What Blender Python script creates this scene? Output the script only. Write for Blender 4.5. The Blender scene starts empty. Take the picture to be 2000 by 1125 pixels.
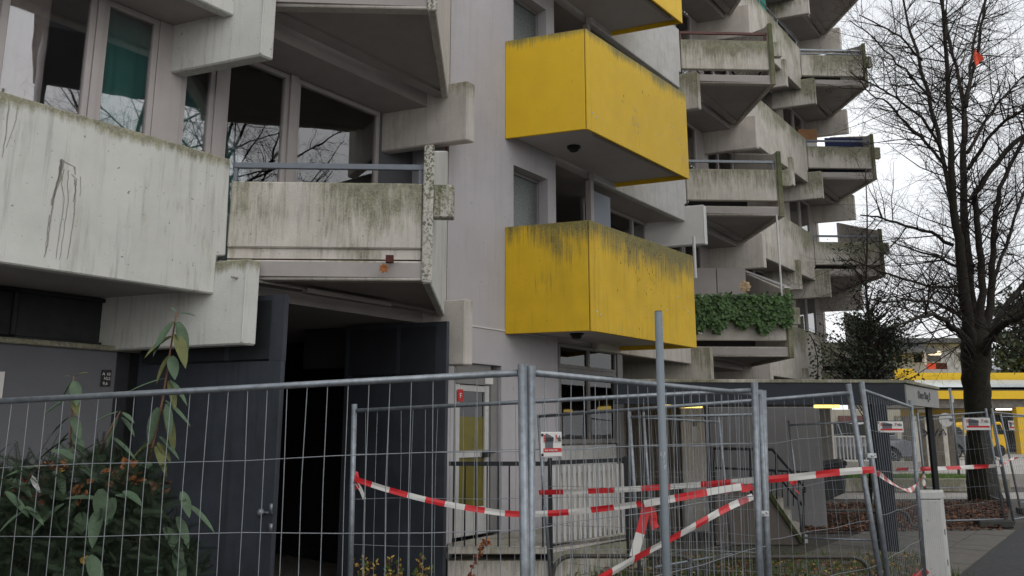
import bpy, bmesh, math, random
from mathutils import Vector as V, Matrix
random.seed(7)
PI = math.pi
C = bpy.context.scene.collection
S = bpy.context.scene

# ------------------------------------------------------------------ camera
H = 1.7; FPX = 1500.0; PITCH = math.radians(10.5)
cam = bpy.data.cameras.new('camera'); camo = bpy.data.objects.new('camera', cam); C.objects.link(camo)
camo.location = (0, 0, H); camo.rotation_euler = (PI/2 + PITCH, 0, 0)
cam.lens = FPX/2000*36; cam.sensor_width = 36; cam.clip_end = 1500; cam.clip_start = 0.05
S.camera = camo
# ------------------------------------------------------------------ sky + sun (overcast)
w = bpy.data.worlds.new('World'); S.world = w; w.use_nodes = True
nt = w.node_tree; nt.nodes.clear()
out = nt.nodes.new('ShaderNodeOutputWorld'); bg = nt.nodes.new('ShaderNodeBackground')
sky = nt.nodes.new('ShaderNodeTexSky'); sky.sky_type = 'NISHITA'; sky.sun_disc = False
sky.sun_elevation = math.radians(28); sky.sun_rotation = math.radians(140); sky.dust_density = 4; sky.air_density = 1.2
tc = nt.nodes.new('ShaderNodeTexCoord'); mp = nt.nodes.new('ShaderNodeMapping'); mp.inputs['Scale'].default_value = (1, 1, 3)
nz = nt.nodes.new('ShaderNodeTexNoise'); nz.inputs['Scale'].default_value = 2.2; nz.inputs['Detail'].default_value = 6; nz.inputs['Roughness'].default_value = .6
cr = nt.nodes.new('ShaderNodeValToRGB')
cr.color_ramp.elements[0].position = .3; cr.color_ramp.elements[0].color = (.76, .785, .82, 1)
cr.color_ramp.elements[1].position = .62; cr.color_ramp.elements[1].color = (1.02, 1.03, 1.05, 1)
sc = nt.nodes.new('ShaderNodeMix'); sc.data_type = 'RGBA'; sc.blend_type = 'MULTIPLY'; sc.inputs[0].default_value = 1
sc.inputs[7].default_value = (12.5, 12.5, 12.5, 1)
mx = nt.nodes.new('ShaderNodeMix'); mx.data_type = 'RGBA'; mx.inputs[0].default_value = .9
L = nt.links.new
L(tc.outputs['Generated'], mp.inputs['Vector']); L(mp.outputs[0], nz.inputs['Vector']); L(nz.outputs[0], cr.inputs[0])
L(cr.outputs[0], sc.inputs[6]); L(sky.outputs[0], mx.inputs[6]); L(sc.outputs[2], mx.inputs[7])
L(mx.outputs[2], bg.inputs[0]); L(bg.outputs[0], out.inputs[0]); bg.inputs[1].default_value = .098
sun = bpy.data.lights.new('sun', 'SUN'); so = bpy.data.objects.new('sun', sun); C.objects.link(so)
sun.energy = .5; sun.angle = math.radians(40); sun.color = (1, .97, .93)
so.rotation_euler = (math.radians(50), 0, math.radians(40))
S.view_settings.view_transform = 'Standard'; S.view_settings.look = 'None'; S.view_settings.gamma = 1
S.view_settings.exposure = 0.05; S.view_settings.use_curve_mapping = False
S.render.engine = 'CYCLES'; S.cycles.max_bounces = 8; S.cycles.transparent_max_bounces = 12

# ------------------------------------------------------------------ measuring helpers
cp, sp_ = math.cos(PITCH), math.sin(PITCH)
def ray(px, py):
    x = px-1000; v = 562.5-py
    f = cp*FPX - sp_*v
    return x/f, (cp*v + sp_*FPX)/f
def P(px, py, Y):
    a, b = ray(px, py); return V((a*Y, Y, H+b*Y))
def PG(px, py, z=0.0):
    a, b = ray(px, py); Y = (z-H)/b; return V((a*Y, Y, z))
A = V((.6293, .7772, 0)); N = V((.7772, -.6293, 0)); BD = V((.94, -.341, 0)); FD = V((-.052, .9986, 0)); BX = V((.9985, .04, 0)).normalized()
O = V((-2.71, 7.05, 0))
def W(s, n, z=0.0): return O + A*s + N*n + V((0, 0, z))
ST = 2.8

# ------------------------------------------------------------------ materials
MATS = {}
def mat(name, col, rough=.8, var=.15, scale=6, bump=.15, metal=0, moss=0, streak=0, mosscol=(.05, .06, .025), spots=0, bscale=60, spec=.3, mossw=.35, blotch=0, speck=0, msc=22):
    m = bpy.data.materials.new(name); m.use_nodes = True; t = m.node_tree; n = t.nodes; l = t.links.new
    b = n['Principled BSDF']; b.inputs['Roughness'].default_value = rough; b.inputs['Metallic'].default_value = metal
    b.inputs['Specular IOR Level'].default_value = spec
    g = n.new('ShaderNodeNewGeometry')
    def noise(sc, det=5, ro=.6, scl=None):
        x = n.new('ShaderNodeTexNoise'); x.inputs['Scale'].default_value = sc; x.inputs['Detail'].default_value = det; x.inputs['Roughness'].default_value = ro
        if scl:
            p = n.new('ShaderNodeMapping'); p.inputs['Scale'].default_value = scl; l(g.outputs['Position'], p.inputs[0]); l(p.outputs[0], x.inputs['Vector'])
        else: l(g.outputs['Position'], x.inputs['Vector'])
        return x.outputs[0]
    def ramp(i, a, b_, va=0, vb=1):
        r = n.new('ShaderNodeMapRange'); r.inputs[1].default_value = a; r.inputs[2].default_value = b_; r.inputs[3].default_value = va; r.inputs[4].default_value = vb
        l(i, r.inputs[0]); return r.outputs[0]
    def math_(op, a, b_):
        r = n.new('ShaderNodeMath'); r.operation = op
        for i, q in enumerate((a, b_)):
            if isinstance(q, (int, float)): r.inputs[i].default_value = q
            else: l(q, r.inputs[i])
        return r.outputs[0]
    def mix(f, a, b_):
        r = n.new('ShaderNodeMix'); r.data_type = 'RGBA'
        if isinstance(f, (int, float)): r.inputs[0].default_value = f
        else: l(f, r.inputs[0])
        for i, q in ((6, a), (7, b_)):
            if isinstance(q, tuple): r.inputs[i].default_value = (*q, 1)
            else: l(q, r.inputs[i])
        return r.outputs[2]
    lo = tuple(c*(1-var) for c in col); hi = tuple(min(1, c*(1+var)) for c in col)
    c = mix(ramp(noise(scale), .3, .7), lo, hi)
    if blotch:
        c = mix(math_('MULTIPLY', ramp(noise(1.7, 6, .7), .48, .72), blotch), c, tuple(q*.55 for q in col))
    if streak:
        s = ramp(noise(1, 6, .65, (16, 16, .9)), .53, .72)
        c = mix(math_('MULTIPLY', s, streak), c, tuple(q*.42 for q in col))
        s2 = ramp(noise(1, 3, .5, (5, 5, .5)), .55, .7)
        c = mix(math_('MULTIPLY', s2, streak*.4), c, (col[0]*.6, col[1]*.6, col[2]*.5))
    if spots:
        s = ramp(noise(26, 2, .5), .70, .76)
        c = mix(math_('MULTIPLY', s, spots), c, tuple(q*.25 for q in col))
    if speck:
        s = ramp(noise(34, 3, .6), .50, .545); s = math_('MULTIPLY', s, ramp(noise(3, 3, .5), .3, .5, .35, 1)); c = mix(math_('MULTIPLY', s, speck), c, (.095, .10, .065))
    if moss:
        at = n.new('ShaderNodeAttribute'); at.attribute_name = 'h'
        fall = ramp(at.outputs['Fac'], 0, mossw, 1, 0)
        ns = noise(1, 6, .7, (msc, msc, 2.6 if msc < 30 else 1.8)); nb = noise(1.1, 3, .5)
        q = math_('ADD', math_('MULTIPLY', fall, .46 if msc > 30 else (.30 if moss > .96 or moss < .9 else .5)), math_('MULTIPLY', ns, .75)); q = math_('ADD', q, math_('MULTIPLY', nb, .95))
        q = ramp(q, 1.28-.34*moss, 1.52-.34*moss)
        fine = ramp(noise(55, 4, .8), .3, .55)
        q = math_('MULTIPLY', q, ramp(fine, 0, 1, .45, 1))
        mc = mix(ramp(noise(9, 3), .35, .65), mosscol, tuple(x*1.9 for x in mosscol))
        c = mix(math_('MULTIPLY', q, .92), c, mc)
    l(c, b.inputs['Base Color'])
    if bump:
        bp = n.new('ShaderNodeBump'); bp.inputs['Strength'].default_value = bump; bp.inputs['Distance'].default_value = .02
        l(noise(bscale, 4, .7), bp.inputs['Height']); l(bp.outputs[0], b.inputs['Normal'])
        l(ramp(noise(scale*3, 3), .3, .7, max(.05, rough-.08), min(1, rough+.08)), b.inputs['Roughness'])
    MATS[name] = m; return m
CON = mat('concrete', (.54, .505, .46), .88, .10, 3, .25, streak=.5, moss=.72, spots=.7, mosscol=(.15, .145, .10), mossw=.35, blotch=.25)
CONL = mat('concrete_pale', (.56, .565, .535), .88, .07, 2.5, .22, streak=.55, moss=.95, spots=.8, mosscol=(.13, .125, .07), mossw=.15, blotch=.12)
CONO = mat('concrete_olive', (.26, .25, .17), .95, .3, 7, .6, streak=.5, moss=.9, mosscol=(.06, .07, .03), mossw=2, blotch=.6, speck=.3)
CONM = mat('concrete_mossy', (.53, .50, .45), .9, .12, 3, .3, streak=.55, moss=1.14, spots=.7, mosscol=(.11, .11, .065), mossw=.7, blotch=.3)
CONF = mat('concrete_lichen', (.52, .50, .45), .95, .12, 8, .5, streak=.2, moss=.55, spots=1, mosscol=(.07, .08, .02), mossw=1.2, blotch=.3, speck=.9)
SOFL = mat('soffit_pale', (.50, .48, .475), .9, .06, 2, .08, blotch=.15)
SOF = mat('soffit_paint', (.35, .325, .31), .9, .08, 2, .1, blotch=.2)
LIL = mat('lilac_render', (.475, .458, .478), .9, .05, 1.2, .3, spots=.5, blotch=.14, streak=.2, bscale=120)
YEL = mat('yellow_panel', (.76, .485, .014), .55, .05, 3, .06, moss=.60, msc=40, streak=.05, mosscol=(.07, .09, .05), mossw=.32, spots=.3, spec=.4)
YELM = mat('yellow_panel_dirty', (.68, .43, .010), .6, .08, 3, .08, moss=.90, msc=34, streak=.35, mosscol=(.05, .065, .035), mossw=.62, spots=.5, spec=.4)
YELD = mat('yellow_plain', (.70, .45, .02), .5, .05, 3, .03)
DST = mat('dark_steel_paint', (.032, .038, .048), .5, .3, 2, .08, streak=.6, blotch=.5, spots=.5, spec=.4)
GRW = mat('grey_wall_paint', (.125, .13, .142), .85, .06, 2, .1, spots=.4)
GAL = mat('galvanised_steel', (.22, .245, .27), .42, .25, 25, .06, metal=.55, bscale=40, spec=.5)
GALW = mat('galvanised_wire', (.27, .29, .31), .5, .15, 20, 0, metal=.4)
POL = mat('grey_pole_paint', (.17, .20, .225), .45, .1, 8, .05)
FRM = mat('window_frame_paint', (.42, .39, .385), .55, .05, 4, .03, streak=.1)
FRMG = mat('steel_frame_grey', (.22, .215, .21), .6, .06, 4, .03, streak=.1)
WHT = mat('white_paint', (.66, .66, .66), .5, .05, 4, .02, streak=.08)
WHD = mat('white_weathered', (.50, .50, .49), .75, .10, 5, .1, streak=.35, spots=.7)
RUST = mat('rusty_paint', (.075, .022, .018), .8, .3, 12, .1)
BRN = mat('brown_rail_paint', (.13, .06, .055), .6, .2, 9, .05)
RAIL = mat('rail_grey_paint', (.16, .18, .21), .5, .1, 9, .03)
BLK = mat('black_paint', (.018, .02, .023), .5, .2, 5, .02)
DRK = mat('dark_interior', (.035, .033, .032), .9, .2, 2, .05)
BRK = mat('brown_brickwork', (.10, .055, .038), .9, .3, 10, .3)
CURG = mat('green_curtain', (.13, .42, .36), .95, .1, 3, 0)
CURB = mat('brown_curtain', (.66, .58, .52), .95, .1, 3, 0)
ASP = mat('asphalt', (.055, .056, .058), .82, .25, 14, .5, blotch=.3, bscale=90)
ASPL = mat('old_path_asphalt', (.085, .078, .068), .85, .2, 9, .5, blotch=.4, bscale=90)
PAV = mat('paving_concrete', (.15, .14, .125), .85, .15, 7, .35, blotch=.4)
PAVL = mat('plaza_concrete', (.36, .34, .31), .8, .1, 2, .2, blotch=.3)
SOIL = mat('leafy_soil', (.065, .042, .03), .95, .4, 8, 1.0, bscale=18)
GRS = mat('grass_blade', (.07, .12, .025), .8, .3, 8, 0)
BARK = mat('bark', (.030, .026, .021), .95, .35, 12, .8, bscale=25)
BARKM = mat('mossy_bark', (.020, .019, .012), .95, .4, 8, .9, bscale=25)
TWIG = mat('twig_bark', (.030, .023, .019), .95, .2, 12, 0)
VIB = mat('viburnum_leaf', (.075, .12, .07), .6, .25, 14, .4, spec=.35, bscale=70)
VIBO = mat('viburnum_leaf_olive', (.12, .13, .045), .6, .25, 14, .4, spec=.35, bscale=70)
STEMM = mat('viburnum_stem', (.16, .085, .05), .8, .2, 14, .2)
YEW = mat('yew_needle', (.028, .052, .026), .75, .4, 6, 0)
IVY = mat('ivy_leaf', (.06, .12, .035), .5, .6, 9, 0, spec=.4)
HOL = mat('evergreen_leaf', (.035, .055, .03), .5, .4, 3, 0, spec=.4)
LFO = mat('orange_dead_leaf', (.30, .12, .045), .8, .35, 20, 0)
LFB = mat('brown_dead_leaf', (.105, .058, .034), .85, .4, 20, 0)
LFR = mat('red_dead_leaf', (.17, .045, .03), .7, .35, 20, 0)
LFY = mat('yellow_dead_leaf', (.36, .24, .06), .8, .3, 20, 0)
RED = mat('tape_red', (.58, .022, .028), .38, .06, 9, .05, spec=.5)
TWH = mat('tape_white', (.62, .61, .58), .38, .06, 9, .05, spec=.5)
SGN = mat('sign_white', (.62, .62, .60), .4, .03, 4, 0)
SRD = mat('sign_red', (.50, .02, .02), .4, .03, 4, 0)
SGR = mat('sign_grey', (.12, .125, .14), .5, .03, 4, 0)
INK = mat('sign_ink', (.02, .02, .022), .5, .03, 4, 0)
TAR = mat('dark_fascia', (.026, .031, .040), .7, .15, 3, .05)
NET = mat('green_net', (.03, .20, .15), .8, .1, 8, 0)
CARP = mat('car_paint_grey', (.30, .31, .335), .3, .04, 4, 0, metal=.3, spec=.6)
TYRE = mat('tyre_rubber', (.02, .02, .02), .8, .1, 5, 0)
CGL = mat('car_glass', (.012, .018, .016), .35, .05, 4, 0, spec=.15)
VANY = mat('van_yellow', (.75, .43, .01), .35, .04, 4, 0)
DKCAR = mat('car_paint_dark', (.025, .03, .04), .2, .04, 4, 0, spec=.6)
HOUS = mat('pale_render', (.46, .49, .54), .85, .05, 2, .05)
ROOF = mat('roof_grey', (.13, .14, .155), .8, .1, 2, .1)
GLR = mat('roof_glazing', (.42, .49, .54), .25, .1, 2, 0)
OLV = mat('olive_panel', (.135, .115, .010), .35, .25, 3, 0, spec=.5)
BOXM = mat('cabinet_plastic', (.50, .50, .49), .7, .06, 6, .1, streak=.45, spots=.5)
WOODP = mat('weathered_boards', (.12, .105, .085), .9, .3, 5, .4, streak=.6)
BLUC = mat('blue_cloth', (.02, .03, .09), .9, .1, 5, 0)
BGP = mat('blue_grey_panel', (.24, .27, .31), .6, .04, 2, 0)
CARD = mat('orange_wood', (.22, .11, .05), .8, .15, 5, 0)
FLAG = mat('orange_cloth', (.75, .10, .05), .7, .1, 5, 0)
def emis(name, col, st):
    m = bpy.data.materials.new(name); m.use_nodes = True; b = m.node_tree.nodes['Principled BSDF']
    b.inputs['Emission Color'].default_value = (*col, 1); b.inputs['Emission Strength'].default_value = st; b.inputs['Base Color'].default_value = (*col, 1); return m
LAMPY = emis('lamp_warm', (1, .72, .18), 2.2); LAMPW = emis('lamp_white', (1, .93, .97), 5)
LITW = emis('lit_window', (1, .83, .6), 1.1)
def glass(name, tint=.55, refl=1.0):
    m = bpy.data.materials.new(name); m.use_nodes = True; t = m.node_tree; n = t.nodes; l = t.links.new; n.clear()
    o = n.new('ShaderNodeOutputMaterial'); mixs = n.new('ShaderNodeMixShader'); tr = n.new('ShaderNodeBsdfTransparent'); gl = n.new('ShaderNodeBsdfGlossy')
    tr.inputs[0].default_value = (tint, tint, tint*1.02, 1); gl.inputs['Roughness'].default_value = .012; gl.inputs[0].default_value = (refl, refl, refl, 1)
    fr = n.new('ShaderNodeFresnel'); fr.inputs[0].default_value = 1.7
    nz = n.new('ShaderNodeTexNoise'); nz.inputs['Scale'].default_value = 1.3; bp = n.new('ShaderNodeBump'); bp.inputs['Strength'].default_value = .02; bp.inputs['Distance'].default_value = .1
    g = n.new('ShaderNodeNewGeometry'); l(g.outputs['Position'], nz.inputs['Vector']); l(nz.outputs[0], bp.inputs['Height']); l(bp.outputs[0], gl.inputs['Normal'])
    ml = n.new('ShaderNodeMath'); ml.operation = 'MULTIPLY_ADD'; ml.inputs[1].default_value = 1.9; ml.inputs[2].default_value = .06; ml.use_clamp = True
    l(fr.outputs[0], ml.inputs[0]); l(ml.outputs[0], mixs.inputs[0]); l(tr.outputs[0], mixs.inputs[1]); l(gl.outputs[0], mixs.inputs[2]); l(mixs.outputs[0], o.inputs[0])
    return m
GLS = glass('window_glass', .93, .85); GLD = glass('dark_glass', .3, .35); FROST = mat('frosted_glass', (.14, .16, .155), .3, .35, 40, .2, spec=.5)

# ------------------------------------------------------------------ mesh helpers
class MB:
    def __init__(s): s.v = []; s.f = []; s.m = []
    def add(s, vs, fs, mi=0):
        b = len(s.v); s.v += [tuple(x) for x in vs]; s.f += [tuple(i+b for i in f) for f in fs]; s.m += [mi]*len(fs)
    def box(s, o, u, v, w_, mi=0):
        o = V(o); p = [o, o+u, o+u+v, o+v]; p += [q+w_ for q in p]
        fs = [(0, 3, 2, 1), (4, 5, 6, 7), (0, 1, 5, 4), (1, 2, 6, 5), (2, 3, 7, 6), (3, 0, 4, 7)]
        if u.cross(v).dot(w_) < 0: fs = [f[::-1] for f in fs]
        s.add(p, fs, mi)
    def cbox(s, c, a, b, h, ang=0, mi=0):   # centre-bottom box: sizes a,b,h
        u = V((math.cos(ang), math.sin(ang), 0)); v = V((-math.sin(ang), math.cos(ang), 0)); c = V(c)
        s.box(c-u*a/2-v*b/2, u*a, v*b, V((0, 0, h)), mi)
    def prism(s, pts, ex, mi=0):
        n = len(pts); pts = [V(p) for p in pts]; ex = V(ex)
        nr = V((0, 0, 0))
        for i in range(n): nr += pts[i].cross(pts[(i+1) % n])
        if nr.dot(ex) > 0: pts = pts[::-1]
        v = pts+[p+ex for p in pts]
        fs = [tuple(range(n)), tuple(range(2*n-1, n-1, -1))]+[(i, i+n, (i+1) % n+n, (i+1) % n) for i in range(n)]
        s.add(v, fs, mi)
    def tube(s, pts, r, n=8, mi=0, cap=True):
        pts = [V(p) for p in pts]; rs = r if isinstance(r, (list, tuple)) else [r]*len(pts)
        vs = []; up = None
        for i, p in enumerate(pts):
            d = (pts[min(i+1, len(pts)-1)]-pts[max(i-1, 0)])
            if d.length < 1e-9: d = V((0, 0, 1))
            d.normalize()
            if up is None: up = V((0, 0, 1)) if abs(d.z) < .9 else V((1, 0, 0))
            x = d.cross(up); x = x.normalized() if x.length > 1e-6 else d.orthogonal().normalized(); y = x.cross(d); up = y if abs(y.dot(d)) < .9 else up
            for k in range(n):
                a = 2*PI*k/n; vs.append(p+(x*math.cos(a)+y*math.sin(a))*rs[i])
        fs = []
        for i in range(len(pts)-1):
            for k in range(n): fs.append((i*n+k, i*n+(k+1) % n, (i+1)*n+(k+1) % n, (i+1)*n+k))
        if cap: fs += [tuple(range(n))[::-1], tuple((len(pts)-1)*n+k for k in range(n))]
        s.add(vs, fs, mi)
    def quad(s, a, b, c, d, mi=0): s.add([a, b, c, d], [(0, 1, 2, 3)], mi)
    def leaf(s, p, d, up, L_, w_, mi=0, fold=.15):   # pointed folded leaf, 2x2 quads-ish
        d = d.normalized(); x = d.cross(up); x = x.normalized() if x.length > 1e-5 else d.orthogonal().normalized(); u = x.cross(d)
        p = V(p); vs = [p, p+d*L_*.35+x*w_*.5+u*fold*w_, p+d*L_*.35, p+d*L_*.35-x*w_*.5+u*fold*w_, p+d*L_*.75+x*w_*.36+u*fold*w_*.5-u*L_*.05, p+d*L_*.75-u*L_*.05, p+d*L_*.75-x*w_*.36+u*fold*w_*.5-u*L_*.05, p+d*L_-u*L_*.14]
        s.add(vs, [(0, 1, 2), (0, 2, 3), (2, 1, 4, 5), (3, 2, 5, 6), (5, 4, 7), (6, 5, 7)], mi)
    def build(s, name, mats, parent=None, bevel=0, smooth=False, origin=None):
        me = bpy.data.meshes.new(name); o = V((0, 0, 0)) if origin is None else V(origin)
        me.from_pydata([tuple(V(p)-o) for p in s.v], [], s.f)
        for m in (mats if isinstance(mats, (list, tuple)) else [mats]): me.materials.append(m)
        me.polygons.foreach_set('material_index', s.m)
        if smooth: me.polygons.foreach_set('use_smooth', [True]*len(s.f))
        zs = [p[2] for p in s.v]; zm = max(zs)
        at = me.attributes.new('h', 'FLOAT', 'POINT'); at.data.foreach_set('value', [zm-z for z in zs])
        ob = bpy.data.objects.new(name, me); C.objects.link(ob)
        if parent is not None:
            ob.parent = parent; pw = V((0, 0, 0)); q = parent
            while q: pw += q.location; q = q.parent
            ob.location = o-pw
        else: ob.location = o
        if bevel:
            bv = ob.modifiers.new('b', 'BEVEL'); bv.width = bevel; bv.segments = 1; bv.limit_method = 'ANGLE'
        me.update(); return ob
def tag(o, label=None, cat=None, group=None, kind=None):
    if label: o['label'] = label
    if cat: o['category'] = cat
    if group: o['group'] = group
    if kind: o['kind'] = kind
    return o
def thing(name, loc, label, cat, group=None):
    o = bpy.data.objects.new(name, None); o.empty_display_size = .1; C.objects.link(o); o.location = V(loc); return tag(o, label, cat, group)
def one(fn, name, m, parent=None, **k):
    b = MB(); fn(b); return b.build(name, m, parent, **k)
def boxo(name, m, parent, o, u, v, w_, **k):
    b = MB(); b.box(o, u, v, w_); return b.build(name, m, parent, **k)
Z = lambda h: V((0, 0, h))
def text(name, s, m, parent, pos, xdir, nrm, size, ex=.002, align='LEFT', sx=1.0):
    cu = bpy.data.curves.new(name, 'FONT'); cu.body = s; cu.size = size; cu.extrude = ex; cu.offset = size*.012; cu.align_x = align
    t = bpy.data.objects.new('t', cu); C.objects.link(t); dg = bpy.context.evaluated_depsgraph_get()
    me = bpy.data.meshes.new_from_object(t.evaluated_get(dg)); bpy.data.objects.remove(t)
    me.materials.clear(); me.materials.append(m)
    x = V(xdir).normalized(); z = V(nrm).normalized(); y = z.cross(x)
    M = Matrix(((x.x*sx, y.x, z.x, pos[0]), (x.y*sx, y.y, z.y, pos[1]), (x.z*sx, y.z, z.z, pos[2]), (0, 0, 0, 1)))
    if parent is not None:
        pw = V((0, 0, 0)); q = parent
        while q: pw += q.location; q = q.parent
        M = Matrix.Translation(-pw) @ M
    me.transform(M); ob = bpy.data.objects.new(name, me); C.objects.link(ob); ob.parent = parent; return ob

# ================================================================== GROUND
g = MB(); g.quad((-300, -200, -.03), (300, -200, -.03), (300, 400, -.03), (-300, 400, -.03))
tag(g.build('ground', mat('ground_paving', (.17, .16, .15), .85, .15, 2, .3, blotch=.3)), kind='structure')
g = MB(); g.add([(-14, 6.0, -.026), (12, 6.0, -.026), (18, 21, -.026), (18, 24.2, -.026), (-14, 24.2, -.026)], [(0, 1, 2, 3, 4)]); tag(g.build('path', ASPL), kind='structure')
g = MB()
K0 = PG(1870, 1125); KD = A
g.add([K0-KD*14, K0-KD*14+V((30, -4, 0)), K0+KD*22+V((30, 0, 0)), K0+KD*9.6], [(0, 1, 2, 3)])
rd = g.build('road', ASP); rd.location.z = -.012; tag(rd, kind='structure')
pv = thing('pavement', (0, 0, 0), None, None); tag(pv, kind='structure')
g = MB(); q = [K0-KD*12, K0+KD*5.6, K0+KD*5.6-N*2.05, K0-KD*12-N*2.05]; g.quad(*[x+Z(-.022) for x in q]); g.build('joint_bed', SOIL, pv)
sl = .5; cnt = 0
slabm = None
for i in range(-3, 11):
    for j in range(4):
        b = MB(); o = K0+KD*(i*sl+ (sl/2 if j % 2 else 0))-N*(j*sl+sl)+Z(-.04+random.uniform(0, .006))
        if slabm is None:
            b.box(V((0, 0, 0)), KD*(sl-.012), N*(sl-.012), Z(.035)); s0 = b.build('paving_slab', PAV, pv); s0.location = o; slabm = s0.data
        else:
            s1 = bpy.data.objects.new('paving_slab', slabm); C.objects.link(s1); s1.parent = pv; s1.location = o
# leaf strips / beds
def sheet(name, pts, m, z):
    b = MB(); b.add([V((p[0], p[1], z)) for p in pts], [tuple(range(len(pts)))]); return tag(b.build(name, m), kind='structure')
bed1 = [PG(1060, 1088), PG(1790, 1088), PG(1800, 1125)-V((0, 2, 0)), V((1.0, 6.5, 0))]
sheet('flower_bed', bed1, SOIL, -.020)
bed2 = [PG(1560, 1040), PG(1960, 1036), PG(1975, 976), PG(1600, 985)]
sheet('tree_bed', bed2, SOIL, -.016)
def scatter(name, poly, n, mats, size, label, z=0, zr=.03, up=.4):
    b = MB(); a0, a1, a2, a3 = [V(p) for p in poly]
    for i in range(n):
        u = random.random(); v = random.random(); p = (a0*(1-u)+a1*u)*(1-v)+(a3*(1-u)+a2*u)*v; p.z = z+random.uniform(0, zr)
        a = random.uniform(0, 6.28); d = V((math.cos(a), math.sin(a), random.uniform(-.2, up)))
        b.leaf(p, d, V((random.uniform(-.5, .5), random.uniform(-.5, .5), 1)), size*random.uniform(.6, 1.3), size*random.uniform(.5, .9), random.randrange(len(mats)))
    o = b.build(name, mats); return tag(o, label, name.replace('_', ' '), kind='stuff')
scatter('fallen_leaves', bed2, 5200, [LFB, LFB, LFB, LFB, SOIL, SOIL, SOIL, LFO, LFR, LFB], .075, 'brown fallen leaves spread over the soil bed round the big bare tree')
scatter('autumn_leaves', bed1, 3600, [LFB, LFO, LFB, SOIL, LFY, LFB, GRS, LFB], .06, 'orange and yellow leaves lying on the bed under the bent tube hoops', zr=.07)
def blades(name, poly, n, h, m, label, z=0):
    b = MB(); a0, a1, a2, a3 = [V(p) for p in poly]
    for i in range(n):
        u = random.random(); v = random.random(); p = (a0*(1-u)+a1*u)*(1-v)+(a3*(1-u)+a2*u)*v; p.z = z
        a = random.uniform(0, 6.28); x = V((math.cos(a), math.sin(a), 0)); hh = h*random.uniform(.5, 1.4); t = p+x*hh*random.uniform(-.5, .5)+V((random.uniform(-.3, .3)*hh, 0, hh))
        b.add([p-x*.006, p+x*.006, t], [(0, 1, 2)])
    return tag(b.build(name, m), label, 'grass', kind='stuff')
blades('grass_tufts', bed1, 2500, .16, GRS, 'short green grass growing through the leaves under the tube hoops')
# low wall with grass, raised plaza behind
wz = .36
boxo('terrace', PAVL, None, V((6.5, 24.3, -.02)), V((60, 0, 0)), V((0, 160, 0)), Z(.40)); tag(bpy.data.objects['terrace'], kind='structure')
lw = boxo('retaining_wall', CONM, None, V((8.1, 22.2, 0)), V((5.9, 0, 0)), V((0, .25, 0)), Z(wz), bevel=.02)
tag(lw, 'low dark mossy concrete wall below the grass strip left of the big tree', 'wall')
boxo('lawn', SOIL, None, V((8.1, 22.45, 0)), V((5.6, 0, 0)), V((0, 1.85, 0)), Z(wz-.03)); tag(bpy.data.objects['lawn'], kind='structure')
blades('lawn_grass', [V((8.1, 22.4, 0)), V((13.6, 22.4, 0)), V((13.6, 24.2, 0)), V((8.1, 24.2, 0))], 9000, .10, mat('lawn_green', (.14, .25, .04), .8, .25, 8, 0), 'bright green grass strip on top of the low wall left of the tree', wz-.03)

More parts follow.
